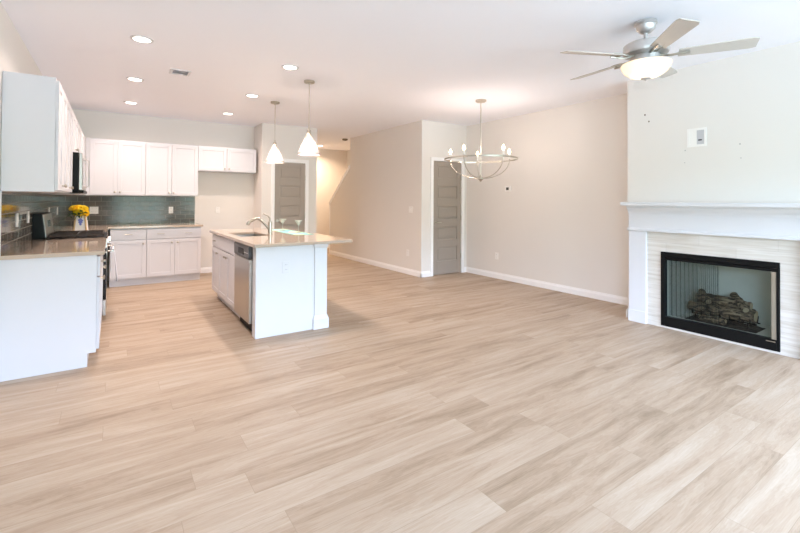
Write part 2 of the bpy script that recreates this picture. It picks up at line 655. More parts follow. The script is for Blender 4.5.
def empty(name, loc, rz=0, label=None, cat=None, group=None):
    o = bpy.data.objects.new(name, None)
    COL.objects.link(o)
    o.location = loc
    o.rotation_euler = (0, 0, rz)
    o.empty_display_size = 0.1
    return tag(o, label, cat, group)


def copy_tree(o, parent=None):
    c = o.copy()
    COL.objects.link(c)
    if parent:
        c.parent = parent
    for ch in [q for q in bpy.data.objects if q.parent == o]:
        copy_tree(ch, c)
    return c


def struct(mb, name, material, bevel=0.0, parent=None):
    o = mb.build(name, material, parent, bevel=bevel)
    if not parent:
        o['kind'] = 'structure'
    return o


# ------------------------------------------------------------------ the room shell
H = 2.74
XL, XR, YB = -0.68, 5.504, 8.35
YP = 7.82       # wall with the pantry door
YD = 5.884      # wall with the closet door
XS = 4.446      # stair wall
struct(MB().box(-0.8, -3.32, -0.10, 5.62, 10.94, 0), 'floor', 'floor')
struct(MB().box(-0.8, -3.32, H, 5.62, 10.94, H + 0.1), 'ceiling', 'ceiling')
struct(MB().box(XL - 0.12, -3.32, 0, XL, SIDE[0], H).box(XL - 0.12, SIDE[1], 0, XL, YB + 0.12, H).box(XL - 0.12, SIDE[0], 0, XL, SIDE[1], SIDE[2]).box(XL - 0.12, SIDE[0], SIDE[3], XL, SIDE[1], H), 'wall_left', 'wall')
fr = MB()
y0, y1, z0, z1 = SIDE
xa, xb = XL - 0.10, XL - 0.04
fr.box(xa, y0, z0, xb, y0 + 0.05, z1).box(xa, y1 - 0.05, z0, xb, y1, z1).box(xa, y0 + 0.05, z0, xb, y1 - 0.05, z0 + 0.05).box(xa, y0 + 0.05, z1 - 0.05, xb, y1 - 0.05, z1)
for q in (1, 2):
    ym = y0 + (y1 - y0) * q / 3
    fr.box(xa, ym - 0.03, z0 + 0.05, xb, ym + 0.03, z1 - 0.05)
wnd = struct(fr, 'window_3', 'trim', 0.003)  # unseen side window, added to brighten the fireplace side
for q in range(3):
    ya, yb = y0 + (y1 - y0) * q / 3, y0 + (y1 - y0) * (q + 1) / 3
    MB().box(XL - 0.073, ya + (0.05 if q == 0 else 0.03), z0 + 0.05, XL - 0.067, yb - (0.05 if q == 2 else 0.03), z1 - 0.05).build('pane', 'pane', wnd)
struct(MB().box(XL, YB, 0, 2.25, YB + 0.12, H), 'wall_back', 'wall')
struct(MB().box(2.25, YP + 0.12, 0, 2.37, YB + 0.12, H), 'wall_alcove', 'wall')
PX0, PX1, DH = 2.485, 3.085, 2.045
struct(MB().box(2.25, YP, 0, PX0, YP + 0.12, H).box(PX1, YP, 0, 3.32, YP + 0.12, H).box(PX0, YP, DH, PX1, YP + 0.12, H), 'wall_pantry', 'wall')
struct(MB().box(3.20, YP + 0.12, 0, 3.32, 10.82, H), 'wall_hall_left', 'wall')
struct(MB().box(3.20, 10.82, 0, XR, 10.94, H), 'wall_hall_back', 'wall')
struct(MB().box(XR, -3.32, 0, XR + 0.12, 10.94, H), 'wall_right', 'wall')
struct(MB().prism([(YD + 0.12, 0), (9.62, 0), (9.62, 1.24), (8.585, 2.07), (8.585, H), (YD + 0.12, H)], 0, XS, XS + 0.12), 'wall_stairs', 'wall')
CX0, CX1 = 4.70, 5.37
struct(MB().box(XS, YD, 0, CX0, YD + 0.12, H).box(CX1, YD, 0, XR, YD + 0.12, H).box(CX0, YD, DH, CX1, YD + 0.12, H), 'wall_closet', 'wall')
# sloping cap on the stair wall
sl = math.atan2(2.07 - 1.24, 9.62 - 8.585)
struct(MB().prism([(8.585, 2.07), (9.65, 2.07 - 1.065 * math.tan(sl)), (9.65, 2.07 - 1.065 * math.tan(sl) + 0.06), (8.585, 2.13)], 0, XS - 0.025, XS + 0.145), 'trim_1', 'casing', 0.004)
# end casing of the stair wall
struct(MB().box(XS - 0.012, 9.62, 0, XS + 0.132, 9.635, 1.22), 'trim_2', 'casing', 0.002)
# wall behind the camera with two unseen windows, added to let daylight in
mb = MB()
xs = [XL, OPENINGS[0][0], OPENINGS[0][1], OPENINGS[1][0], OPENINGS[1][1], XR]
for i in (0, 2, 4):
    mb.box(xs[i], YF - 0.12, 0, xs[i + 1], YF, H)
for x0, x1, z0, z1 in OPENINGS:
    if z0 > 0.001:
        mb.box(x0, YF - 0.12, 0, x1, YF, z0)
    mb.box(x0, YF - 0.12, z1, x1, YF, H)
struct(mb, 'wall_front', 'wall')
for i, (x0, x1, z0, z1) in enumerate(OPENINGS):
    fr = MB()
    fw = 0.05
    ya, yb = YF - 0.10, YF - 0.04
    fr.box(x0, ya, z0, x0 + fw, yb, z1).box(x1 - fw, ya, z0, x1, yb, z1).box(x0 + fw, ya, z1 - fw, x1 - fw, yb, z1).box(x0 + fw, ya, z0, x1 - fw, yb, z0 + fw)
    xm = (x0 + x1) / 2
    fr.box(xm - 0.04, ya, z0 + fw, xm + 0.04, yb, z1 - fw)
    wnd = struct(fr, 'window_%d' % (i + 1), 'trim', 0.003)  # unseen, added so that daylight reaches the room
    MB().box(x0 + fw, YF - 0.072, z0 + fw, xm - 0.04, YF - 0.066, z1 - fw).build('pane', 'pane', wnd)
    MB().box(xm + 0.04, YF - 0.072, z0 + fw, x1 - fw, YF - 0.066, z1 - fw).build('pane', 'pane', wnd)
# the chimney breast, hollow for the firebox
FY0, FY1, FZ0, FZ1 = 1.208, 2.186, 0.02, 0.806
BX, BY0, BY1 = 4.93, 0.82, 2.575
struct(MB().box(BX, BY0, 0, XR, FY0, H).box(BX, FY1, 0, XR, BY1, H).box(BX, FY0, FZ1, XR, FY1, H).box(BX, FY0, 0, XR, FY1, FZ0), 'wall_chimney_breast', 'wall')

# baseboards
BH, BT = 0.10, 0.014


def base_seg(mb, x0, y0, x1, y1):
    mb.box(x0, y0, 0, x1, y1, BH - 0.02)
    # thinner top lip
    cx0, cy0, cx1, cy1 = x0, y0, x1, y1
    mb.box(cx0, cy0, BH - 0.02, cx1, cy1, BH)


def profile_board(name, axis, fixed, side, a, b):
    """axis 0 = runs along y at x=fixed, 1 = runs along x at y=fixed; side = +1/-1 direction it sticks out"""
    p = [(fixed, 0), (fixed + side * BT, 0), (fixed + side * BT, BH - 0.03), (fixed + side * BT * 0.6, BH - 0.018), (fixed + side * BT * 0.45, BH), (fixed, BH)]
    if axis == 0:
        struct(MB().prism(p, 1, a, b), name, 'casing')
    else:
        mb = MB().prism(p, 1, a, b)
        # swap x and y
        for v in mb.bm.verts:
            v.co = (v.co.y, v.co.x, v.co.z)
        struct(mb, name, 'casing')


profile_board('baseboard_dining', 0, XR, -1, BY1, YD)
profile_board('baseboard_right', 0, XR, -1, YF, BY0)
profile_board('baseboard_chimney', 1, BY1, 1, BX - 0.01, XR - BT)
profile_board('baseboard_stairs', 0, XS, -1, YD - BT, 9.62)
profile_board('baseboard_closet', 1, YD, -1, XS - BT, CX0 - 0.062)
profile_board('baseboard_closet_right', 1, YD, -1, CX1 + 0.062, XR - BT)
profile_board('baseboard_back', 1, YB, -1, 1.23, 2.25 - BT)
profile_board('baseboard_alcove', 0, 2.25, -1, YP, YB)
profile_board('baseboard_pantry', 1, YP, -1, 2.25 - BT, PX0 - 0.062)
profile_board('baseboard_pantry_right', 1, YP, -1, PX1 + 0.062, 3.32)
profile_board('baseboard_hall_back', 1, 10.82, -1, 3.32, XR)
profile_board('baseboard_hall_right', 0, XR, -1, YD + 0.12, 10.80)
profile_board('baseboard_left', 0, XL, 1, YF, 4.17)


# doors: casing + leaf with five raised rails
def panel_door(n, x0, x1, y, knob_side, label):
    cw = 0.062
    c = MB()
    c.box(x0 - cw, y - 0.016, 0, x0, y, DH + cw).box(x1, y - 0.016, 0, x1 + cw, y, DH + cw).box(x0, y - 0.016, DH, x1, y, DH + cw)
    c.box(x0 - cw, y - 0.022, 0, x0 - cw + 0.014, y - 0.016, DH + cw).box(x1 + cw - 0.014, y - 0.022, 0, x1 + cw, y - 0.016, DH + cw)
    c.box(x0 - cw, y - 0.022, DH + cw - 0.014, x1 + cw, y - 0.016, DH + cw)
    struct(c, 'trim_%d' % (n + 2), 'casing', 0.002)
    g = 0.004
    a, b = x0 + g, x1 - g
    z0, z1 = 0.012, DH - g
    yf, yb, yr = y + 0.004, y + 0.040, y + 0.018
    st = 0.095
    holes = [(0.25, 0.50), (0.63, 0.865), (1.005, 1.235), (1.37, 1.60), (1.735, 1.955)]
    d = MB()
    d.box(a, yr, z0, b, yb, z1)                       # core behind the recesses
    d.box(a, yf, z0, a + st, yr, z1).box(b - st, yf, z0, b, yr, z1)
    lo = z0
    for h0, h1 in holes + [(z1, None)]:
        d.box(a + st, yf, lo, b - st, yr, h0)
        lo = h1
    for h0, h1 in holes:                              # slightly raised field in each recess
        d.box(a + st + 0.03, yr - 0.008, h0 + 0.03, b - st - 0.03, yr, h1 - 0.03)
    leaf = struct(d, 'door_%d' % n, 'door', 0.003)
    leaf['label'] = label
    kx = a + 0.055 if knob_side < 0 else b - 0.055
    k = MB()
    k.tube([(kx, yf + 0.001, 0.945), (kx, yf - 0.008, 0.945)], 0.027, 20)
    k.tube([(kx, yf - 0.008, 0.945), (kx, yf - 0.045, 0.945)], 0.010, 12)
    s_ = 1 if knob_side < 0 else -1
    k.tube([(kx, yf - 0.043, 0.945), (kx + s_ * 0.03, yf - 0.046, 0.945), (kx + s_ * 0.105, yf - 0.042, 0.943)], [0.010, 0.010, 0.008], 12)
    k.build('lever_handle', 'nickel', leaf, smooth=True)
    hx = b if knob_side < 0 else a
    for z in (0.32, 1.02, 1.76):
        MB().box(hx - 0.008, yf - 0.012, z - 0.045, hx + 0.008, yf + 0.001, z + 0.045).build('hinge', 'nickel', leaf)


panel_door(1, PX0, PX1, YP, -1, 'taupe five-panel pantry door beside the fridge alcove')
panel_door(2, CX0, CX1, YD, -1, 'taupe five-panel closet door in the dining corner')

# backsplash tile
bs = MB().box(XL, YB - 0.010, 0.915, 1.218, YB, 1.385)
struct(bs, 'backsplash_back', 'tile_b')['label'] = 'grey glass subway tile backsplash on the kitchen end wall'
bs = MB().box(XL, 4.16, 0.915, XL + 0.010, YB - 0.010, 1.385)
struct(bs, 'backsplash_left', 'tile_l')['label'] = 'grey glass subway tile backsplash on the left wall behind the range'
# metal edge strip where the left tiling ends
struct(MB().box(XL, 4.148, 0.915, XL + 0.013, 4.16, 1.385), 'trim_5', 'trim')

# ------------------------------------------------------------------ cabinets
# local frame: x along the width, front faces -y at y = 0, depth towards +y


def shaker(x0, x1, z0, z1, parent, name='door', fw=0.055, mtl='cab'):
    d = MB()
    d.box(x0, 0.008, z0, x1, 0.019, z1)
    d.box(x0, 0, z0, x0 + fw, 0.008, z1).box(x1 - fw, 0, z0, x1, 0.008, z1)
    d.box(x0 + fw, 0, z0, x1 - fw, 0.008, z0 + fw).box(x0 + fw, 0, z1 - fw, x1 - fw, 0.008, z1)
    return d.build(name, mtl, parent, bevel=0.0015)


def slabfront(x0, x1, z0, z1, parent, name='drawer'):
    return MB().box(x0, 0, z0, x1, 0.019, z1).build(name, 'cab', parent, bevel=0.0025)


def knob(x, z, parent):
    mb = MB().lathe([(0, 0), (0.006, 0), (0.005, 0.014), (0.014, 0.018), (0.015, 0.025), (0.010, 0.030), (0, 0.031)], seg=14)
    for v in mb.bm.verts:
        v.co = (x + v.co.x, -v.co.z, z + v.co.y)
    mb.build('knob', 'nickel', parent, smooth=True)


def pull(x, z, parent, L=0.10):
    mb = MB()
    mb.tube([(x - L / 2, -0.028, z), (x + L / 2, -0.028, z)], 0.005, 10)
    mb.tube([(x - L / 2 + 0.012, 0, z), (x - L / 2 + 0.012, -0.028, z)], 0.004, 8)
    mb.tube([(x + L / 2 - 0.012, 0, z), (x + L / 2 - 0.012, -0.028, z)], 0.004, 8)
    mb.build('handle', 'nickel', parent, smooth=True)


G = 0.0018


def base_cabinet(loc, rz, w_, label, fronts, drawers, depth=0.63, group=None, hollow=False):
    """fronts: list of (x0,x1,knob_x or None); drawers: list of (x0,x1,[pull x])"""
    t = empty('base_cabinet', loc, rz, label, 'cabinet', group)
    b = MB()
    if hollow:
        b.box(0.0005, 0.02, 0.105, 0.018, depth, 0.885).box(w_ - 0.018, 0.02, 0.105, w_ - 0.0005, depth, 0.885)
        b.box(0.018, 0.02, 0.105, w_ - 0.018, depth, 0.125).box(0.018, depth - 0.018, 0.125, w_ - 0.018, depth, 0.885)
        b.box(0.018, 0.02, 0.70, w_ - 0.018, 0.038, 0.885)
    else:
        b.box(0.0005, 0.02, 0.105, w_ - 0.0005, depth, 0.885)
    b.build('body', 'cab', t, bevel=0.001)
    MB().box(0.0005, 0.075, 0, w_ - 0.0005, depth, 0.105).build('toe_kick', 'cab', t)
    for x0, x1, kx in fronts:
        d = shaker(x0 + G, x1 - G, 0.125, 0.70, t)
        if kx is not None:
            knob(kx, 0.645, d)
    for x0, x1, pl in drawers:
        d = slabfront(x0 + G, x1 - G, 0.712, 0.868, t)
        for px in pl:
            pull(px, 0.79, d)
    return t


def wall_cabinet(loc, rz, w_, z0, z1, label, fronts, depth=0.33, group=None):
    t = empty('wall_cabinet', loc, rz, label, 'cabinet', group)
    MB().box(0.0005, 0.02, z0, w_ - 0.0005, depth, z1).build('body', 'cab', t, bevel=0.001)
    for x0, x1, kx in fronts:
        d = shaker(x0 + G, x1 - G, z0 + 0.012, z1 - 0.022, t)
        if kx is not None:
            knob(kx, z0 + 0.055, d)
    return t


UZ0, UZ1 = 1.385, 2.265
# back run, facing -y
YBF = 7.655
base_cabinet((-0.03, YBF, 0), 0, 0.473, 'white one-door base cabinet beside the range, on the end wall', [(0.003, 0.47, 0.43)], [(0.003, 0.47, [0.235])], depth=YB - YBF - 0.003, group=None)
base_cabinet((0.443, YBF, 0), 0, 0.775, 'white two-door base cabinet next to the fridge alcove', [(0.0, 0.387, 0.345), (0.387, 0.775, 0.43)], [(0.0, 0.775, [0.19, 0.585])], depth=YB - YBF - 0.003)
YUF = 8.005
UD = YB - YUF - 0.003
wall_cabinet((-0.298, YUF, 0), 0, 0.734, UZ0, UZ1, 'tall white two-door wall cabinet above the left half of the end wall', [(0, 0.356, 0.322), (0.356, 0.734, 0.39)], UD)
wall_cabinet((0.436, YUF, 0), 0, 0.779, UZ0, UZ1, 'tall white two-door wall cabinet beside the short fridge cabinet', [(0, 0.375, 0.341), (0.375, 0.779, 0.409)], UD)
wall_cabinet((1.216, YUF, 0), 0, 0.984, 1.825, UZ1, 'short white two-door wall cabinet above the empty fridge alcove', [(0, 0.467, 0.43), (0.467, 0.984, 0.505)], UD)
# left run, facing +x : local x -> +y
XLF = -0.078
DL = XLF - XL - 0.003
base_cabinet((XLF, 4.18, 0), PI / 2, 0.71, 'white base cabinet with blank end panel, nearest on the left wall', [(0.02, 0.355, 0.32), (0.355, 0.71, 0.39)], [(0.02, 0.71, [0.36])], depth=DL)
base_cabinet((XLF, 4.89, 0), PI / 2, 0.70, 'white base cabinet just before the range on the left wall', [(0.0, 0.35, 0.31), (0.35, 0.70, 0.39)], [(0, 0.70, [0.35])], depth=DL)
base_cabinet((XLF, 6.37, 0), PI / 2, 1.285, 'white corner base cabinet past the range', [(0.0, 0.60, 0.05), (0.60, 1.2, 1.1)], [(0.0, 0.60, [0.3]), (0.60, 1.2, [0.9])], depth=DL)
XUF = -0.352
DU = XUF - XL - 0.003
wall_cabinet((XUF, 4.18, 0), PI / 2, 0.71, UZ0, UZ1, 'tall white wall cabinet with blank end panel nearest the camera', [(0.004, 0.355, 0.32), (0.355, 0.71, 0.39)], DU)
wall_cabinet((XUF, 4.89, 0), PI / 2, 0.70, UZ0, UZ1, 'tall white wall cabinet between the end-panel cabinet and the microwave', [(0, 0.35, 0.31), (0.35, 0.70, 0.39)], DU)
wall_cabinet((XUF, 5.591, 0), PI / 2, 0.779, 1.825, UZ1, 'short white wall cabinet above the microwave', [(0, 0.39, 0.34), (0.39, 0.779, 0.44)], DU)
wall_cabinet((XUF, 6.371, 0), PI / 2, 1.62, UZ0, UZ1, 'white corner wall cabinet past the microwave', [(0, 0.54, 0.05), (0.54, 1.08, 1.03), (1.08, 1.60, None)], DU)
# blank corner filler
tag(MB().box(-0.349, YUF + 0.002, UZ0, -0.2985, YB - 0.004, UZ1).build('corner_filler', 'cab'), 'white filler strip in the inner corner of the wall cabinets', 'filler')

# worktops
CZ0, CZ1 = 0.885, 0.915
ct = MB().box(XL + 0.001, 4.155, CZ0, -0.05, 5.592, CZ1).build('worktop', 'counter', None, bevel=0.003)
tag(ct, 'grey quartz worktop between the end panel and the range', 'countertop')
p = [(XL + 0.001, 6.368), (-0.05, 6.368), (-0.05, 7.625), (1.245, 7.625), (1.245, YB - 0.001), (XL + 0.001, YB - 0.001)]
ct = MB().prism(p, 2, CZ0, CZ1).build('worktop', 'counter', None, bevel=0.003)
tag(ct, 'L-shaped grey quartz worktop along the end wall', 'countertop')

# ------------------------------------------------------------------ range
t = empty('gas_range', (-0.048, 5.6, 0), PI / 2, 'stainless and black gas range on the left wall', 'range')
W_ = 0.76
Dp = -0.048 - XL - 0.012
MB().box(0.002, 0.03, 0.06, W_ - 0.002, Dp, 0.905).build('body', 'black', t, bevel=0.002)
MB().box(0.02, 0.06, 0, W_ - 0.02, Dp - 0.02, 0.06).build('plinth', 'black', t)
d = MB().box(0.002, 0, 0.07, W_ - 0.002, 0.028, 0.235).build('drawer', 'steel', t, bevel=0.003)
d = MB().box(0.002, 0, 0.245, W_ - 0.002, 0.028, 0.79).build('oven_door', 'black_gloss', t, bevel=0.003)
MB().box(0.002, -0.004, 0.70, W_ - 0.002, 0.0, 0.79).build('door_rail', 'steel', d, bevel=0.001)
hb = MB()
hb.tube([(0.04, -0.055, 0.76), (W_ - 0.04, -0.055, 0.76)], 0.012, 12)
hb.tube([(0.07, -0.002, 0.76), (0.07, -0.055, 0.76)], 0.009, 8).tube([(W_ - 0.07, -0.002, 0.76), (W_ - 0.07, -0.055, 0.76)], 0.009, 8)
hb.build('handle', 'steel', d, smooth=True)
cp = MB().box(0.002, -0.004, 0.80, W_ - 0.002, 0.028, 0.905).build('control_panel', 'steel', t, bevel=0.003)
for k in range(5):
    kb = MB().lathe([(0, 0), (0.020, 0), (0.018, 0.030), (0, 0.032)], seg=16)
    for v in kb.bm.verts:
        v.co = (0.09 + k * 0.145 + v.co.x, -0.004 - v.co.z, 0.855 + v.co.y)
    kb.build('knob', 'steel', cp, smooth=True)
MB().box(0.0, -0.004, 0.905, W_, Dp, 0.922).build('cooktop', 'black', t, bevel=0.003)
for k in range(3):
    gr = MB()
    x0, x1 = 0.025 + k * 0.24, 0.255 + k * 0.24
    y0, y1 = 0.035, Dp - 0.13
    z = 0.945
    for xa, ya, xb, yb in ((x0, y0, x1, y0), (x0, y1, x1, y1), (x0, y0, x0, y1), (x1, y0, x1, y1), (x0, (y0 + y1) / 2, x1, (y0 + y1) / 2), ((x0 + x1) / 2, y0, (x0 + x1) / 2, y1)):
        gr.box(min(xa, xb) - 0.006, min(ya, yb) - 0.006, z - 0.008, max(xa, xb) + 0.006, max(ya, yb) + 0.006, z + 0.008)
    for xa in (x0, x1):
        for ya in (y0, y1, (y0 + y1) / 2):
            gr.box(xa - 0.007, ya - 0.007, 0.922, xa + 0.007, ya + 0.007, z)
    gr.build('burner_grate', 'iron', t)
for bx, by, br_ in ((0.14, 0.14, 0.045), (0.14, 0.38, 0.035), (0.62, 0.14, 0.04), (0.62, 0.38, 0.045), (0.38, 0.26, 0.05)):
    MB().lathe([(0, 0.922), (br_, 0.922), (br_, 0.932), (br_ * 0.7, 0.936), (0, 0.937)], bx, by, 18).build('burner', 'iron', t, smooth=True)
bg = MB().prism([(Dp - 0.105, 0.922), (Dp, 0.922), (Dp, 1.175), (Dp - 0.075, 1.175)], 0, 0.0, W_)
bg = bg.build('backguard', 'black', t, bevel=0.006)
fc = MB().prism([(Dp - 0.109, 0.932), (Dp - 0.105, 0.932), (Dp - 0.077, 1.165), (Dp - 0.081, 1.165)], 0, 0.03, W_ - 0.03).build('panel_face', 'steel', bg)
MB().prism([(Dp - 0.1025, 1.03), (Dp - 0.096, 1.03), (Dp - 0.087, 1.10), (Dp - 0.0945, 1.10)], 0, 0.28, 0.48).build('clock_display', 'black_gloss', bg)

# dish towel over the oven handle (handle axis at x=+0.007, z=0.76)
tw = MB()
hx, hz = -0.048 + 0.055, 0.76
pth = [(hx - 0.018, 0.53), (hx - 0.0165, 0.65), (hx - 0.016, 0.755), (hx - 0.010, 0.774), (hx, 0.779), (hx + 0.011, 0.774), (hx + 0.017, 0.755), (hx + 0.026, 0.62), (hx + 0.034, 0.50), (hx + 0.038, 0.40)]
nv = 22
rows = []
for i, (x, z) in enumerate(pth):
    row = []
    for k in range(nv):
        u = k / (nv - 1)
        wv = 0.006 * math.sin(u * 15 + 0.6) * (abs(z - 0.77) / 0.37)
        spread = 1 - 0.12 * abs(z - 0.77) / 0.37 * math.cos(u * 5)
        yy = 5.70 + 0.02 + (u - 0.5) * 0.36 * spread + 0.18
        sg = 1 if i > 4 else -0.3
        row.append(tw.bm.verts.new((x + (wv + abs(wv)) * 0.9 * sg, yy, z - 0.01 * u * (i / 9))))
    rows.append(row)
for a, b in zip(rows[:-1], rows[1:]):
    for k in range(nv - 1):
        tw.bm.faces.new((a[k], a[k + 1], b[k + 1], b[k]))
tag(tw.build('dish_towel', 'towel', None, smooth=True, solid=0.003), 'white dish towel hanging over the oven door handle', 'towel')

# ------------------------------------------------------------------ microwave
t = empty('microwave', (-0.27, 5.6, 0), PI / 2, 'black and steel over-the-range microwave on the left wall', 'microwave')
Dm = -0.27 - XL - 0.004
MB().box(0.002, 0.03, 1.40, 0.758, Dm, 1.822).build('body', 'black', t, bevel=0.003)
d = MB().box(0.002, 0, 1.425, 0.56, 0.029, 1.82).build('door', 'steel', t, bevel=0.004)
MB().box(0.06, -0.002, 1.48, 0.50, 0.0, 1.77).build('door_glass', 'black_gloss', d)
MB().tube([(0.535, -0.002, 1.46), (0.535, -0.035, 1.48), (0.535, -0.035, 1.77), (0.535, -0.002, 1.79)], 0.005, 10).build('handle', 'steel', d, smooth=True)
cpn = MB().box(0.563, 0, 1.425, 0.758, 0.029, 1.82).build('control_panel', 'steel', t, bevel=0.003)
MB().box(0.59, -0.002, 1.73, 0.73, 0.0, 1.785).build('display', 'black_gloss', cpn)
MB().box(0.002, -0.012, 1.393, 0.758, 0.10, 1.42).build('vent_lip', 'black', t, bevel=0.002)

# ------------------------------------------------------------------ island
IX0, IY0, IY1, IXR = 1.14, 4.13, 6.20, 1.86
XIF = 1.125
# cabinets on the working side face -x: local x -> -y; origin at the far end
DI = 0.60
base_cabinet((XIF, 6.20, 0), -PI / 2, 0.44, 'narrow white island cabinet at the end farthest from the camera', [(0.004, 0.44, 0.39)], [(0.004, 0.44, [0.22])], depth=DI)
base_cabinet((XIF, 5.759, 0), -PI / 2, 0.89, 'white two-door island sink cabinet beside the dishwasher', [(0, 0.445, 0.40), (0.445, 0.89, 0.49)], [(0, 0.89, [])], depth=DI, hollow=True)
t = empty('dishwasher', (1.112, 4.866, 0), -PI / 2, 'stainless steel dishwasher in the kitchen island', 'dishwasher')
MB().box(0.004, 0.045, 0.105, 0.606, 0.60, 0.88).build('tub', 'dark', t)
MB().box(0.006, 0.065, 0, 0.604, 0.55, 0.10).build('toe_kick', 'black', t)
d = MB().box(0.004, 0, 0.115, 0.606, 0.044, 0.745).build('door', 'steel', t, bevel=0.006)
cpn = MB().prism([(-0.004, 0.75), (0.044, 0.75), (0.044, 0.878), (0.006, 0.878), (-0.008, 0.86)], 0, 0.004, 0.606).build('control_panel', 'dark_metal', t, bevel=0.003)
MB().box(0.20, -0.010, 0.775, 0.41, -0.003, 0.835).build('pocket_handle', 'black', cpn, bevel=0.003)
for k in range(4):
    MB().box(0.44 + 0.035 * k, -0.009, 0.80, 0.46 + 0.035 * k, -0.003, 0.806).build('button', 'plate', cpn)

t = empty('island_base', (0, 0, 0), 0, 'white island end panel and back with corner post', 'kitchen island')
MB().box(IX0, IY0, 0, 1.735, IY0 + 0.115, 0.885).build('end_panel', 'trim', t, bevel=0.003)
MB().box(1.73, IY0 + 0.116, 0, IXR, 6.20, 0.885).build('back_panel', 'trim', t, bevel=0.002)
pm = MB().box(1.7352, IY0 - 0.014, 0, 1.872, IY0 + 0.113, 0.885).build('corner_post', 'trim', t, bevel=0.002)


def ring(mb, x0, y0, x1, y1, prof):
    """prof list of (out, z) -> square moulding"""
    rs = []
    for o_, z in prof:
        rs.append([mb.bm.verts.new(q) for q in ((x0 - o_, y0 - o_, z), (x1 + o_, y0 - o_, z), (x1 + o_, y1, z), (x0 - o_, y1, z))])
    for a, b in zip(rs[:-1], rs[1:]):
        for k in range(4):
            mb.bm.faces.new((a[k], a[(k + 1) % 4], b[(k + 1) % 4], b[k]))
    mb.bm.faces.new(rs[0][::-1])
    mb.bm.faces.new(rs[-1])


mb = MB()
ring(mb, 1.736, IY0 - 0.014, 1.872, IY0 + 0.10, [(0.016, 0.0), (0.016, 0.10), (0.009, 0.118), (0.004, 0.135), (0.0, 0.14)])
mb.build('base_moulding', 'trim', pm)
mb = MB()
ring(mb, 1.736, IY0 - 0.014, 1.872, IY0 + 0.10, [(0.0, 0.835), (0.004, 0.842), (0.012, 0.862), (0.014, 0.8845)])
mb.build('cap_moulding', 'trim', pm)
SX0, SX1, SY0, SY1 = 1.20, 1.53, 4.95, 5.62
wt = MB().slab_hole(1.095, 4.02, 2.12, 6.24, SX0, SY0, SX1, SY1, CZ0, CZ1).build('worktop', 'counter', None, bevel=0.003)
tag(wt, 'grey quartz worktop of the kitchen island with sink cut-out', 'countertop')
# outlet on the end panel is added below with the other plates
# sink
sk = MB()
z0 = 0.70
o_ = 0.012
sk.slab_hole(SX0 - o_, SY0 - o_, SX1 + o_, SY1 + o_, SX0 - 0.004, SY0 - 0.004, SX1 + 0.004, SY1 + 0.004, z0, CZ0 - 0.001)
sk.box(SX0 - o_, SY0 - o_, z0 - 0.012, SX1 + o_, SY1 + o_, z0)
sk = sk.build('kitchen_sink', 'sink')
tag(sk, 'undermount stainless steel sink in the island worktop', 'sink')
MB().lathe([(0, z0 + 0.001), (0.045, z0 + 0.001), (0.045, z0 + 0.004), (0.030, z0 + 0.002), (0, z0 + 0.002)], (SX0 + SX1) / 2, (SY0 + SY1) / 2, 20).build('drain', 'steel', sk, smooth=True)
# faucet
t = empty('kitchen_faucet', (1.578, 5.12, CZ1), 0, 'brushed nickel pull-out faucet behind the island sink', 'faucet')
MB().lathe([(0, 0), (0.030, 0), (0.030, 0.008), (0.024, 0.014), (0.023, 0.10), (0.025, 0.135), (0.020, 0.155), (0, 0.16)], seg=20).build('body', 'nickel', t, smooth=True)
sp = []
for k in range(13):
    u = k / 12
    # rises out of the body and arches over towards the sink
    sp.append((-0.015 - 0.195 * u, 0.09 * u, 0.07 + 0.135 * math.sin(min(1, u * 1.25) * PI / 2) - 0.045 * max(0, u - 0.6) / 0.4))
MB().tube(sp, [0.014 + 0.004 * (k / 12) for k in range(13)], 14).build('spout', 'nickel', t, smooth=True)
hd = MB().tube([sp[-1], (sp[-1][0] - 0.02, sp[-1][1] + 0.005, sp[-1][2] - 0.02), (sp[-1][0] - 0.028, sp[-1][1] + 0.008, sp[-1][2] - 0.045)], [0.019, 0.022, 0.020], 14).build('spray_head', 'nickel', t, smooth=True)
MB().tube([(0, 0, 0.15), (0.0, 0.005, 0.19), (-0.02, 0.02, 0.225), (-0.075, 0.04, 0.25)], [0.012, 0.010, 0.008, 0.006], 12).build('lever', 'nickel', t, smooth=True)

# runner on the island
rn = MB().box(1.80, 4.86, CZ1 + 0.0005, 2.03, 5.95, CZ1 + 0.003).build('table_runner', 'runner')
tag(rn, 'teal and yellow patterned runner on the island worktop', 'table runner')


def martini(x, y, label, ang=0):
    t = empty('martini_glass', (x, y, CZ1 + 0.0035), ang, label, 'glass', None)
    MB().lathe([(0, 0), (0.036, 0), (0.036, 0.002), (0.012, 0.004), (0.004, 0.012), (0, 0.012)], seg=24).build('foot', 'glass', t, smooth=True)
    MB().lathe([(0, 0.011), (0.004, 0.011), (0.0035, 0.085), (0.005, 0.092), (0, 0.092)], seg=12).build('stem', 'glass', t, smooth=True)
    MB().lathe([(0.003, 0.090), (0.052, 0.158), (0.0505, 0.158), (0.003, 0.093)], seg=32, closed=True).build('bowl', 'glass', t, smooth=True)


martini(1.895, 5.60, 'clear martini glass on the runner, the one nearer the faucet')
martini(1.955, 5.17, 'clear martini glass on the runner, nearer the camera')

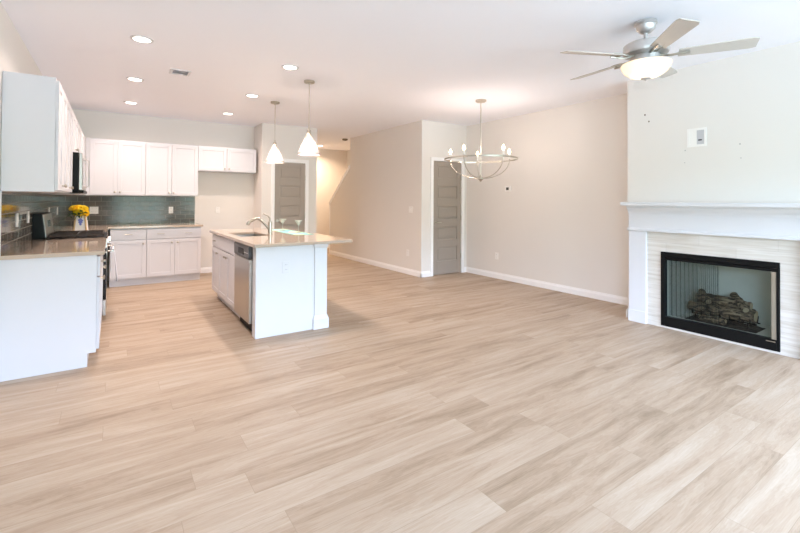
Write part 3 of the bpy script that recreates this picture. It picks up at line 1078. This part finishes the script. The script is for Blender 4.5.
# ------------------------------------------------------------------ vase of roses
VX, VY = -0.322, 6.56
t = empty('flower_vase', (VX, VY, CZ1), R(-8), 'white vase with blue flower motif on the worktop past the range', 'vase')
mb = MB()
lo, hi, hh = 0.070, 0.054, 0.205
V0 = [(-lo, -lo * .7), (lo, -lo * .7), (lo, lo * .7), (-lo, lo * .7)]
V1 = [(-hi, -hi * .7), (hi, -hi * .7), (hi, hi * .7), (-hi, hi * .7)]
rr = [[mb.bm.verts.new((x, y, 0)) for x, y in V0], [mb.bm.verts.new((x, y, hh)) for x, y in V1],
      [mb.bm.verts.new((x * .88, y * .88, hh)) for x, y in V1], [mb.bm.verts.new((x * .85, y * .85, 0.05)) for x, y in V1]]
for a, b in zip(rr[:-1], rr[1:]):
    for k in range(4):
        mb.bm.faces.new((a[k], a[(k + 1) % 4], b[(k + 1) % 4], b[k]))
mb.bm.faces.new(rr[0][::-1])
mb.bm.faces.new(rr[-1])
mb.build('body', 'vase', t, bevel=0.004)
for sgn in (-1, 1):
    e = MB().tube([(sgn * (lo - 0.006), -lo * .7 - 0.001, 0.004), (sgn * (hi - 0.006), -hi * .7 - 0.001, hh - 0.004)], 0.009, 8)
    e.build('edge_strip', 'vase_side', t, smooth=True)
bl = MB()
for k, (dx, dz) in enumerate(((0.004, 0.165), (-0.012, 0.155), (0.018, 0.15), (0.002, 0.14), (-0.008, 0.13), (0.012, 0.128), (0.003, 0.115), (0.004, 0.1))):
    yy = -(lo + (hi - lo) * dz / hh) * .7 - 0.003
    bl.lathe([(0, -0.012), (0.009, -0.008), (0.013, 0), (0.009, 0.008), (0, 0.012)], 0, 0, 10)
    for v in bl.bm.verts:
        if v.index == -1 and not v.tag:
            v.co = (v.co.x + dx, v.co.y * 0.25 + yy, v.co.z + dz)
            v.tag = True
bl.build('flower_motif', 'blue', t, smooth=True)

# one rose, then copies
ro = empty('yellow_rose', (0, 0, 0), 0, 'x', 'flower', 'yellow roses in the white vase')
bm_ = MB()
for layer in range(4):
    nP = (3, 4, 5, 6)[layer]
    rad = (0.008, 0.015, 0.023, 0.032)[layer]
    hgt = (0.042, 0.040, 0.036, 0.028)[layer]
    for k in range(nP):
        a0 = 2 * PI * k / nP + layer * 0.7
        span = 2 * PI / nP * 0.72
        vs = []
        for i in range(4):
            zz = i / 3
            row = []
            for j in range(5):
                aa = a0 + (j / 4 - 0.5) * span * 2 * (0.6 + 0.4 * math.sin(zz * PI * .8))
                r_ = rad * (0.35 + 0.75 * math.sin(zz * PI * 0.55)) + (0.004 * layer * zz ** 3)
                row.append(bm_.bm.verts.new((r_ * math.cos(aa), r_ * math.sin(aa), 0.005 + hgt * zz - 0.003 * (j - 2) ** 2 * zz * 0.5)))
            vs.append(row)
        for i in range(3):
            for j in range(4):
                bm_.bm.faces.new((vs[i][j], vs[i][j + 1], vs[i + 1][j + 1], vs[i + 1][j]))
bm_.build('bloom', 'yellow', ro, smooth=True, solid=0.001)
MB().tube([(0, 0, 0.006), (0, 0, -0.10)], 0.0025, 6).build('stem', 'leaf', ro)
lf = MB()
for k in range(3):
    a0 = k * 2.1 + 0.4
    c, s = math.cos(a0), math.sin(a0)
    q = [(0.003, 0, -0.03), (0.025, 0.014, -0.022), (0.055, 0, -0.03), (0.025, -0.014, -0.022)]
    lf.bm.faces.new([lf.bm.verts.new((x * c - y * s, x * s + y * c, z)) for x, y, z in q])
lf.build('leaf', 'leaf', ro, solid=0.001)
rose_spots = [(0.0, 0.0, 0.085, 0, 0, 'topmost yellow rose in the middle of the bouquet'),
              (-0.055, -0.035, 0.062, -38, 12, 'yellow rose at the left front of the bouquet'),
              (0.055, -0.035, 0.060, 38, 14, 'yellow rose at the right front of the bouquet'),
              (0.0, -0.06, 0.050, 0, 46, 'yellow rose low at the front of the bouquet'),
              (-0.085, 0.0, 0.035, -62, 0, 'yellow rose drooping at the left edge of the bouquet'),
              (0.085, 0.0, 0.030, 62, 0, 'yellow rose drooping at the right edge of the bouquet'),
              (-0.04, 0.045, 0.070, -25, -30, 'yellow rose at the back left of the bouquet'),
              (0.045, 0.045, 0.068, 28, -30, 'yellow rose at the back right of the bouquet')]
for i, (dx, dy, dz, ay, ax, lb) in enumerate(rose_spots):
    o = ro if i == 0 else copy_tree(ro)
    o.location = (VX + dx * 0.75 - 0.022, VY + dy * 0.8, CZ1 + hh + dz * 1.25 - 0.025 + (0.018 if i in (1, 2) else 0))
    o.rotation_euler = (R(ax), R(ay), i * 0.9)
    o.scale = (1.12, 1.12, 1.2)
    o['label'] = lb


# ------------------------------------------------------------------ electrical plates
def plate(loc, rz, label, kind='outlet', gang=1, h_=0.115, group=None, name=None):
    """local: faces -y, back at y = 0"""
    w2 = (0.035 if gang == 1 else 0.058)
    t = empty(name or ('wall_outlet' if kind == 'outlet' else 'light_switch'), loc, rz, label, 'outlet' if kind == 'outlet' else 'switch', group)
    MB().box(-w2, -0.006, -h_ / 2, w2, -0.0002, h_ / 2).build('cover_plate', 'plate', t, bevel=0.002)
    for g in range(gang):
        cx = 0 if gang == 1 else (-0.023 + 0.046 * g)
        if kind == 'outlet':
            for zz in (-0.024, 0.024):
                r_ = MB().box(cx - 0.014, -0.008, zz - 0.015, cx + 0.014, -0.006, zz + 0.015).build('receptacle', 'plate', t, bevel=0.001)
                MB().box(cx - 0.007, -0.0085, zz - 0.003, cx - 0.005, -0.008, zz + 0.006).box(cx + 0.005, -0.0085, zz - 0.003, cx + 0.007, -0.008, zz + 0.006).build('slots', 'dark', r_)
        else:
            MB().box(cx - 0.012, -0.010, -0.025, cx + 0.012, -0.006, 0.025).build('rocker', 'plate', t, bevel=0.001)
    return t


TB = YB - 0.010
plate((-0.246, TB, 1.15), 0, 'white double outlet plate on the end wall tile, near the roses', gang=2)
plate((0.84, TB, 1.145), 0, 'white outlet on the end wall tile, near the right end of the tile')
plate((1.605, YB, 1.14), 0, 'white outlet on the bare wall of the fridge alcove')
TL = XL + 0.010
plate((TL, 4.79, 1.15), PI / 2, 'white switch on the left tile, nearest the camera', 'switch')
plate((TL, 5.36, 1.155), PI / 2, 'white switch on the left tile, just before the range', 'switch')
plate((TL, 6.98, 1.165), PI / 2, 'white outlet on the left tile, just past the range')
plate((TL, 7.95, 1.15), PI / 2, 'white outlet on the left tile, close to the kitchen corner')
io = plate((1.435, IY0, 0.665), 0, 'white outlet on the island end panel', h_=0.115)
for q in [c for c in bpy.data.objects if c.parent == io]:
    q.data.materials[0] = M['trim']
plate((XS, 6.20, 1.17), -PI / 2, 'white double light switch on the stair wall near its corner', 'switch', gang=2)
plate((XS, 6.29, 0.385), -PI / 2, 'white outlet low on the stair wall')
plate((XR, 5.12, 0.385), -PI / 2, 'white outlet low on the dining wall')
# thermostat
t = empty('thermostat', (XR, 4.868, 1.54), -PI / 2, 'white thermostat with dark screen on the dining wall', 'thermostat')
MB().box(-0.062, -0.022, -0.048, 0.062, 0, 0.048).build('housing', 'plate', t, bevel=0.004)
MB().box(-0.030, -0.0235, -0.022, 0.028, -0.022, 0.024).build('screen', 'dark', t)
# media box above mantel
t = empty('media_box', (BX, 1.872, 1.995), -PI / 2, 'white recessed cable box on the wall above the mantel', 'outlet box')
mb = MB()
a, b = 0.088, 0.094
mb.box(-a, -0.006, -b, -a + 0.022, 0, b).box(a - 0.022, -0.006, -b, a, 0, b).box(-a + 0.022, -0.006, b - 0.022, a - 0.022, 0, b).box(-a + 0.022, -0.006, -b, a - 0.022, 0, -b + 0.022)
mb.build('frame', 'plate', t, bevel=0.001)
MB().box(-a + 0.022, -0.003, -b + 0.022, 0.0, -0.0005, b - 0.022).build('cover', 'plate', t)
MB().box(0.0, -0.002, -b + 0.022, a - 0.022, -0.0003, b - 0.022).build('recess', mat('recess_grey', (196, 196, 198), 0.6), t)
MB().box(0.014, -0.006, -0.035, 0.046, -0.002, -0.022).build('cable_port', 'dark', t)
# drill marks and anchors left in the wall above the mantel
for (y, z, r_, lb) in ((2.38, 2.309, 0.011, 'dark screw hole on the chimney breast, the higher by its left edge'), (2.338, 2.229, 0.010, 'dark screw hole on the chimney breast, just below and right of the highest one'),
                       (1.512, 1.89, 0.008, 'small screw hole right of the cable box, the upper one'), (1.505, 1.756, 0.006, 'faint small screw hole right of the cable box, the lower one'),
                       (1.978, 1.872, 0.007, 'small screw hole at the lower left of the cable box'), (1.982, 1.744, 0.005, 'faint small screw hole well below the cable box')):
    mb = MB().lathe([(0, 0), (r_, 0), (r_, 0.002), (r_ * 0.5, 0.0015), (0, 0.001)], seg=12)
    for v in mb.bm.verts:
        v.co = (BX - 0.0001 - v.co.z, y + v.co.x * 0.7, z + v.co.y)
    tag(mb.build('wall_anchor', 'smoke' if r_ > 0.0095 else mat('anchor_grey', (176, 174, 172), 0.6), None), lb, 'screw hole', 'screw holes above the mantel')

# ceiling vent
t = empty('ceiling_vent', (0.60, 5.23, H), 0, 'small grey louvred vent in the kitchen ceiling', 'vent')
MB().slab_hole(-0.10, -0.10, 0.10, 0.10, -0.075, -0.075, 0.075, 0.075, -0.008, -0.0005).build('frame', 'trim', t)
for k in range(6):
    y = -0.06 + k * 0.024
    MB().prism([(y - 0.008, -0.007), (y - 0.006, -0.007), (y + 0.010, -0.001), (y + 0.008, -0.001)], 0, -0.075, 0.075).build('slat', mat('vent_grey', (196, 192, 190), 0.5) if k == 0 else bpy.data.materials['vent_grey'], t)
# smoke detector near the stairs
t = empty('smoke_detector', (4.40, 8.75, H), 0, 'bronze-toned smoke detector on the hall ceiling by the stairs', 'smoke detector')
MB().lathe([(0, -0.0005), (0.065, -0.0005), (0.065, -0.018), (0.052, -0.034), (0, -0.036)], seg=24).build('housing', 'smoke', t, smooth=True)
MB().lathe([(0, -0.036), (0.02, -0.036), (0.018, -0.041), (0, -0.042)], seg=16).build('test_button', 'dark', t, smooth=True)


# ------------------------------------------------------------------ recessed ceiling lights
def lamp(kind, parent, loc, energy, color, size=0.1, name='lamp_light', rot=(0, 0, 0)):
    ld = bpy.data.lights.new(name, kind)
    ld.energy = energy
    ld.color = color
    if kind == 'AREA':
        ld.shape = 'DISK'
        ld.size = size
        ld.spread = R(150)
    else:
        ld.shadow_soft_size = size
    o = bpy.data.objects.new(name, ld)
    COL.objects.link(o)
    o.parent = parent
    o.location = loc
    o.rotation_euler = rot
    return o


can = empty('recessed_light', (0, 0, H), 0, 'x', 'ceiling light', 'recessed kitchen ceiling lights')
MB().lathe([(0.075, -0.0005), (0.092, -0.0005), (0.090, -0.006), (0.070, -0.010), (0.066, -0.004)], seg=32, closed=True).build('trim_ring', 'trim', can, smooth=True)
MB().lathe([(0, -0.003), (0.067, -0.003), (0.067, -0.005), (0, -0.007)], seg=28).build('lens', 'can_lens', can, smooth=True)
lamp('AREA', can, (0, 0, -0.015), CAN_W, WARM, 0.13)
can_spots = [(0.196, 4.343, 'recessed light nearest the camera in the row over the left worktop'),
             (0.199, 5.842, 'middle recessed light of the row over the left worktop'),
             (0.202, 7.303, 'farthest recessed light of the row over the left worktop'),
             (1.538, 4.353, 'recessed light nearest the camera in the row beside the pendants'),
             (1.543, 5.84, 'middle recessed light of the row beside the pendants'),
             (1.543, 7.30, 'farthest recessed light of the row beside the pendants'),
             (4.42, 10.2, 'recessed light in the hall ceiling by the stairs')]
for i, (x, y, lb) in enumerate(can_spots):
    o = can if i == 0 else copy_tree(can)
    o.location = (x, y, H)
    o['label'] = lb
    if i == 6:
        if 'group' in o:
            del o['group']
        for q in [c for c in bpy.data.objects if c.parent == o and c.type == 'LIGHT']:
            q.data = q.data.copy()
            q.data.energy = 26
            q.data.color = (1.0, 0.72, 0.50)


# ------------------------------------------------------------------ pendants
def pendant():
    t = empty('pendant_light', (0, 0, H), 0, 'x', 'pendant light', 'pendants over the island')
    MB().lathe([(0, -0.0005), (0.062, -0.0005), (0.062, -0.020), (0.054, -0.026), (0.012, -0.027), (0.010, -0.040), (0, -0.040)], seg=28).build('canopy', 'nickel', t, smooth=True)
    MB().tube([(0, 0, -0.035), (0, 0, -0.56)], 0.0045, 8).build('rod', 'nickel', t)
    MB().lathe([(0, -0.545), (0.010, -0.55), (0.012, -0.575), (0.024, -0.585), (0.026, -0.60), (0.018, -0.612), (0.030, -0.63), (0.034, -0.655), (0, -0.66)], seg=24).build('socket', 'nickel', t, smooth=True)
    MB().lathe([(0.030, -0.640), (0.040, -0.655), (0.132, -0.862), (0.137, -0.872), (0.133, -0.874), (0.128, -0.864), (0.036, -0.660)], seg=40).build('shade', 'pendant_glass', t, smooth=True)
    MB().lathe([(0, -0.66), (0.014, -0.665), (0.018, -0.69), (0.030, -0.725), (0.028, -0.75), (0.015, -0.768), (0, -0.772)], seg=20).build('bulb', 'bulb', t, smooth=True)
    lamp('POINT', t, (0, 0, -0.80), 12, WARM, 0.04)
    return t


pd = pendant()
pd.location = (1.908, 4.736, H)
pd['label'] = 'glass cone pendant over the island, the one nearer the camera'
p2 = copy_tree(pd)
p2.location = (1.918, 6.04, H)
p2['label'] = 'glass cone pendant over the island, the one farther from the camera'

# ------------------------------------------------------------------ chandelier
CHX, CHY = 4.235, 4.245
t = empty('chandelier', (CHX, CHY, 0), 0, 'nickel hoop chandelier with five candle bulbs in the dining area', 'chandelier')
MB().lathe([(0, H - 0.0005), (0.075, H - 0.0005), (0.075, H - 0.018), (0.06, H - 0.030), (0.012, H - 0.034), (0, H - 0.034)], seg=28).build('canopy', 'nickel', t, smooth=True)
MB().tube([(0, 0, H - 0.03), (0, 0, 1.66)], 0.006, 8).build('rod', 'nickel', t)
RZ = 1.915
rg = MB()
rr_ = 0.50
rg.lathe([(rr_ - 0.004, RZ - 0.009), (rr_ + 0.004, RZ - 0.009), (rr_ + 0.004, RZ + 0.009), (rr_ - 0.004, RZ + 0.009)], seg=64, closed=True)
rg.build('hoop', 'nickel', t, smooth=True)
MB().lathe([(0, 1.60), (0.012, 1.605), (0.02, 1.62), (0.045, 1.64), (0.045, 1.655), (0.02, 1.67), (0.012, 1.70), (0, 1.70)], seg=20).build('hub', 'nickel', t, smooth=True)
view = math.atan2(CHY, CHX)
for k in range(5):
    a_ = view + R(6) + k * 2 * PI / 5
    c, s = math.cos(a_), math.sin(a_)
    pts = []
    for i in range(15):
        u = i / 14
        r_ = 0.035 + 0.40 * math.sin(u * PI / 2)
        z = 1.65 + 0.265 * (1 - math.cos(u * PI / 2))
        pts.append((r_ * c, r_ * s, z))
    arm = MB().tube(pts + [(0.435 * c, 0.435 * s, 1.94)], 0.006, 8).tube([(0.435 * c, 0.435 * s, RZ), (0.498 * c, 0.498 * s, RZ)], 0.005, 8).build('arm', 'nickel', t, smooth=True)
    MB().lathe([(0, 1.935), (0.022, 1.94), (0.024, 1.948), (0.013, 1.95), (0.013, 2.00), (0, 2.0)], 0.435 * c, 0.435 * s, 16).build('candle_sleeve', 'plate', arm, smooth=True)
    MB().lathe([(0, 2.0), (0.009, 2.002), (0.019, 2.025), (0.017, 2.045), (0.006, 2.07), (0, 2.078)], 0.435 * c, 0.435 * s, 16).build('bulb', 'bulb', arm, smooth=True)
    lamp('POINT', t, (0.435 * c, 0.435 * s, 2.10), 3, WARM, 0.03)

# ------------------------------------------------------------------ ceiling fan
FXc, FYc = 3.43, 1.65
t = empty('ceiling_fan', (FXc, FYc, 0), 0, 'nickel five-blade ceiling fan with lit frosted bowl', 'ceiling fan')
MB().lathe([(0, H - 0.0005), (0.078, H - 0.0005), (0.080, H - 0.022), (0.070, H - 0.030), (0.066, H - 0.060), (0.040, H - 0.085), (0.022, H - 0.092), (0, H - 0.092)], seg=32).build('canopy', 'fan_metal', t, smooth=True)
MB().tube([(0, 0, H - 0.085), (0, 0, 2.57)], 0.014, 14).build('downrod', 'fan_metal', t, smooth=True)
MB().lathe([(0, 2.590), (0.024, 2.590), (0.034, 2.575), (0.11, 2.572), (0.145, 2.565), (0.157, 2.555), (0.160, 2.515), (0.162, 2.500), (0.155, 2.486), (0.120, 2.478), (0, 2.476)], seg=40).build('motor_housing', 'fan_metal', t, smooth=True)
MB().lathe([(0, 2.477), (0.095, 2.477), (0.10, 2.46), (0.10, 2.425), (0.15, 2.418), (0.168, 2.413), (0.168, 2.406), (0, 2.406)], seg=36).build('light_fitter', 'fan_metal', t, smooth=True)
MB().lathe([(0.170, 2.412), (0.176, 2.404), (0.170, 2.378), (0.146, 2.342), (0.105, 2.314), (0.050, 2.299), (0.0, 2.296)], seg=40).build('glass_bowl', 'bowl_glass', t, smooth=True)
MB().lathe([(0, 2.276), (0.008, 2.280), (0.012, 2.288), (0.036, 2.293), (0.040, 2.2985), (0, 2.2995)], seg=24).build('finial', 'fan_metal', t, smooth=True)
lamp('POINT', t, (0, 0, 2.36), 2.5, WARM, 0.06)
# blade prototype along +x
bl = MB()
ncs = 14
top = []
outline = []
for i in range(ncs + 1):
    u = i / ncs
    x = 0.215 + 0.47 * u
    hw = 0.052 + 0.018 * u
    if u > 0.92:
        hw *= math.sqrt(max(0.0, 1 - ((u - 0.92) / 0.08) ** 2 * 0.35))
    outline.append((x, hw))
tilt = R(-13)
pA, pB = [], []
for x, hw in outline:
    pA.append((x, hw))
    pB.append((x, -hw))
poly = pA + pB[::-1]
vt, vb = [], []
zc = 2.466
for x, y in poly:
    vt.append(bl.bm.verts.new((x, y * math.cos(tilt), zc + y * math.sin(tilt) + 0.003)))
    vb.append(bl.bm.verts.new((x, y * math.cos(tilt), zc + y * math.sin(tilt) - 0.003)))
nn = len(poly)
for i in range(ncs):
    bl.bm.faces.new((vt[i], vt[i + 1], vt[nn - 2 - i], vt[nn - 1 - i]))
    bl.bm.faces.new((vb[i + 1], vb[i], vb[nn - 1 - i], vb[nn - 2 - i]))
for i in range(nn):
    j = (i + 1) % nn
    bl.bm.faces.new((vt[i], vb[i], vb[j], vt[j]))
blade = bl.build('blade', 'blade', t)
ir = MB()
ir.tube([(0.10, 0.0, 2.470), (0.16, 0.018, 2.458), (0.225, 0.024, 2.4655), (0.285, 0.020, 2.464)], 0.0075, 8)
ir.tube([(0.10, 0.0, 2.470), (0.16, -0.018, 2.452), (0.225, -0.024, 2.4545), (0.285, -0.020, 2.456)], 0.0075, 8)
ir.box(0.225, -0.026, 2.452, 0.245, 0.026, 2.462)
iron = ir.build('blade_iron', 'nickel', blade, smooth=True)
for k in range(5):
    o = blade if k == 0 else copy_tree(blade, t)
    o.rotation_euler = (0, 0, R(10 + 72 * k))

# ------------------------------------------------------------------ fireplace
# tile surround stands proud of the breast
SXF = 4.863
MY0, MY1 = 0.883, 2.511        # outer edges of the mantel legs
LW = 0.185
st = MB()
st.box(SXF, MY0 + LW, 0, BX - 0.0005, FY0, 1.011).box(SXF, FY1, 0, BX - 0.0005, MY1 - LW, 1.011)
st.box(SXF, FY0, FZ1, BX - 0.0005, FY1, 1.011).box(SXF, FY0, 0, BX - 0.0005, FY1, FZ0)
o = struct(st, 'fireplace_tile_surround', 'marble')
o['label'] = 'pale striated tile surround around the fireplace opening'
# mantel
t = empty('fireplace_mantel', (4.93, 1.697, 0), 0, 'white wooden fireplace mantel with shelf and two legs', 'mantel')


def L_(mb):      # world -> mantel local
    for v in mb.bm.verts:
        v.co = (v.co.x - 4.93, v.co.y - 1.697, v.co.z)
    return mb


XM = 4.833
for y0, y1 in ((MY1 - LW, MY1), (MY0, MY0 + LW)):
    leg = L_(MB().box(XM, y0 + 0.0, 0, 4.929, y1, 1.011)).build('leg', 'trim', t, bevel=0.003)
    L_(MB().box(XM - 0.010, y0 - 0.002, 0, XM, y1 + 0.004, 0.13)).build('plinth_block', 'trim', leg, bevel=0.003)
L_(MB().box(XM, MY0, 1.012, 4.929, MY1, 1.29)).build('frieze', 'trim', t, bevel=0.002)
L_(MB().prism([(XM - 0.018, 1.014), (XM - 0.001, 1.010), (XM - 0.001, 1.045), (XM - 0.012, 1.042), (XM - 0.018, 1.034)], 1, MY0 - 0.016, MY1 + 0.010)).build('bead_moulding', 'trim', t)
cr = [(XM - 0.001, 1.20), (XM - 0.010, 1.20), (XM - 0.014, 1.215), (XM - 0.022, 1.230), (XM - 0.036, 1.244), (XM - 0.048, 1.266), (XM - 0.054, 1.268), (XM - 0.055, 1.2895), (XM - 0.001, 1.2895)]
L_(MB().prism(cr, 1, MY0, MY1)).build('crown_moulding', 'trim', t)
L_(MB().box(4.715, MY0 - 0.035, 1.290, 4.929, MY1 + 0.035, 1.329)).build('shelf', 'trim', t, bevel=0.004)

# firebox insert
t = empty('fireplace_insert', (4.86, 1.697, 0), 0, 'black-framed fireplace insert with glass front and mesh curtain', 'fireplace')


def F_(mb):
    for v in mb.bm.verts:
        v.co = (v.co.x - 4.86, v.co.y - 1.697, v.co.z)
    return mb


e = 0.002
ya, yb, za, zb = FY0 + e, FY1 - e, FZ0 + e, FZ1 - e
xf = 4.852
XI = 5.36
F_(MB().box(xf, ya, za, xf + 0.06, ya + 0.022, zb).box(xf, yb - 0.038, za, xf + 0.06, yb, zb)).build('side_frame', 'black', t, bevel=0.002)
tp = F_(MB().box(xf, ya + 0.022, zb - 0.05, xf + 0.06, yb - 0.038, zb).box(xf + 0.012, ya + 0.022, zb - 0.085, xf + 0.06, yb - 0.038, zb - 0.055)).build('top_louver', 'black', t, bevel=0.003)
bt = F_(MB().box(xf, ya + 0.022, za, xf + 0.06, yb - 0.038, za + 0.10)).build('bottom_louver', 'black', t, bevel=0.003)
F_(MB().box(xf - 0.0015, ya + 0.03, za + 0.076, xf, ya + 0.095, za + 0.083)).build('nameplate', 'nickel', bt)
F_(MB().box(xf + 0.004, ya + 0.024, za + 0.10, xf + 0.05, ya + 0.058, zb - 0.085)).build('glass_edge_strip', mat('grey_edge', (150, 140, 124), 0.4, 0.3), t, bevel=0.002)
F_(MB().box(xf + 0.030, ya + 0.058, za + 0.102, xf + 0.034, yb - 0.038, zb - 0.086)).build('glass_panel', 'fire_glass', t)
# liner: five inner faces of the chamber, tapering to the back
ln = MB()
f0, f1 = ya + 0.022, yb - 0.022
g0, g1 = ya + 0.16, yb - 0.16
zt, zb2 = za + 0.095, zb - 0.03
V = lambda x, y, z: ln.bm.verts.new((x, y, z))
A_ = [V(xf + 0.061, f0, zt), V(xf + 0.061, f1, zt), V(xf + 0.061, f1, zb2), V(xf + 0.061, f0, zb2)]
B_ = [V(XI, g0, zt), V(XI, g1, zt), V(XI, g1, zb2), V(XI, g0, zb2)]
for k in range(4):
    ln.bm.faces.new((A_[k], A_[(k + 1) % 4], B_[(k + 1) % 4], B_[k]))
ln.bm.faces.new(B_)
F_(ln).build('firebox_liner', 'liner', t, solid=0.006)
# folded mesh curtain drawn to the left side
mc = MB()
npt = 60
c0 = [mc.bm.verts.new((xf + 0.085 + 0.016 * math.sin(k * 1.25), yb - 0.045 - 0.46 * (k / npt) ** 0.9, za + 0.105)) for k in range(npt + 1)]
c1 = [mc.bm.verts.new((xf + 0.085 + 0.014 * math.sin(k * 1.25), yb - 0.045 - 0.45 * (k / npt) ** 0.9, zb - 0.09)) for k in range(npt + 1)]
for k in range(npt):
    mc.bm.faces.new((c0[k], c0[k + 1], c1[k + 1], c1[k]))
F_(mc).build('mesh_curtain', 'mesh', t)
F_(MB().tube([(xf + 0.085, ya + 0.03, zb - 0.088), (xf + 0.085, yb - 0.04, zb - 0.088)], 0.005, 8)).build('curtain_rod', 'black', t)

# gas logs
ZF = za + 0.095 + 0.004
t = empty('gas_log_set', (5.09, 1.70, ZF), 0, 'stack of ceramic gas logs on a grate inside the fireplace', 'gas logs')
gt = MB()
for k in range(7):
    y = -0.24 + 0.08 * k
    gt.tube([(-0.10, y, 0.115), (-0.095, y, 0.065), (0.10, y, 0.055), (0.12, y, 0.11)], 0.007, 8)
gt.tube([(-0.02, -0.27, 0.052), (-0.02, 0.27, 0.052)], 0.007, 8)
gt.tube([(0.07, -0.27, 0.050), (0.07, 0.27, 0.050)], 0.007, 8)
for y in (-0.22, 0.22):
    for x in (-0.08, 0.09):
        gt.tube([(x, y, 0.06), (x, y, 0.0)], 0.008, 8)
gt.build('grate', 'black', t, smooth=True)
eb = MB()
nx, ny = 10, 26
gridv = [[eb.bm.verts.new((-0.15 + 0.28 * i / nx, -0.30 + 0.60 * j / ny, 0.004 + (0.03 * random.random() + 0.012) * math.sin(PI * i / nx) ** 0.5 * math.sin(PI * j / ny) ** 0.5 if 0 < i < nx and 0 < j < ny else 0.001)) for j in range(ny + 1)] for i in range(nx + 1)]
for i in range(nx):
    for j in range(ny):
        eb.bm.faces.new((gridv[i][j], gridv[i + 1][j], gridv[i + 1][j + 1], gridv[i][j + 1]))
tag(eb.build('ember_bed', 'ember', t, smooth=True), kind='stuff')


def log(p0, p1, r, seed, dents=0.12):
    rnd = random.Random(seed)
    p0, p1 = Vector(p0), Vector(p1)
    n_ = 12
    mb = MB()
    path, rad = [], []
    for i in range(n_ + 1):
        u = i / n_
        j = Vector((rnd.uniform(-1, 1), 0, rnd.uniform(-1, 1))) * r * 0.13
        path.append(p0.lerp(p1, u) + j)
        rad.append(r * (1 + rnd.uniform(-dents, dents)) * (0.92 + 0.16 * math.sin(u * PI)))
    mb.tube(path, rad, 14)
    for v in mb.bm.verts:
        v.co += Vector((rnd.uniform(-1, 1), rnd.uniform(-1, 1), rnd.uniform(-1, 1))) * r * 0.05
    o = mb.build('log', 'log', t, smooth=True)
    d = (p1 - p0).normalized()
    for P, sg in ((path[0], -1), (path[-1], 1)):
        e_ = MB().tube([P + d * sg * 0.001, P + d * sg * 0.006], rad[0] * 0.8, 14)
        e_.build('cut_end', 'log_end', o)


log((-0.055, -0.27, 0.125), (-0.055, 0.28, 0.13), 0.052, 1)
log((0.06, -0.24, 0.125), (0.055, 0.25, 0.12), 0.055, 2)
log((0.0, -0.22, 0.215), (0.01, 0.24, 0.225), 0.044, 3)
log((-0.10, -0.21, 0.195), (0.07, -0.06, 0.285), 0.034, 4)
log((-0.09, 0.10, 0.205), (0.06, 0.22, 0.275), 0.032, 5)
log((-0.12, -0.05, 0.045), (-0.115, 0.16, 0.045), 0.030, 6)
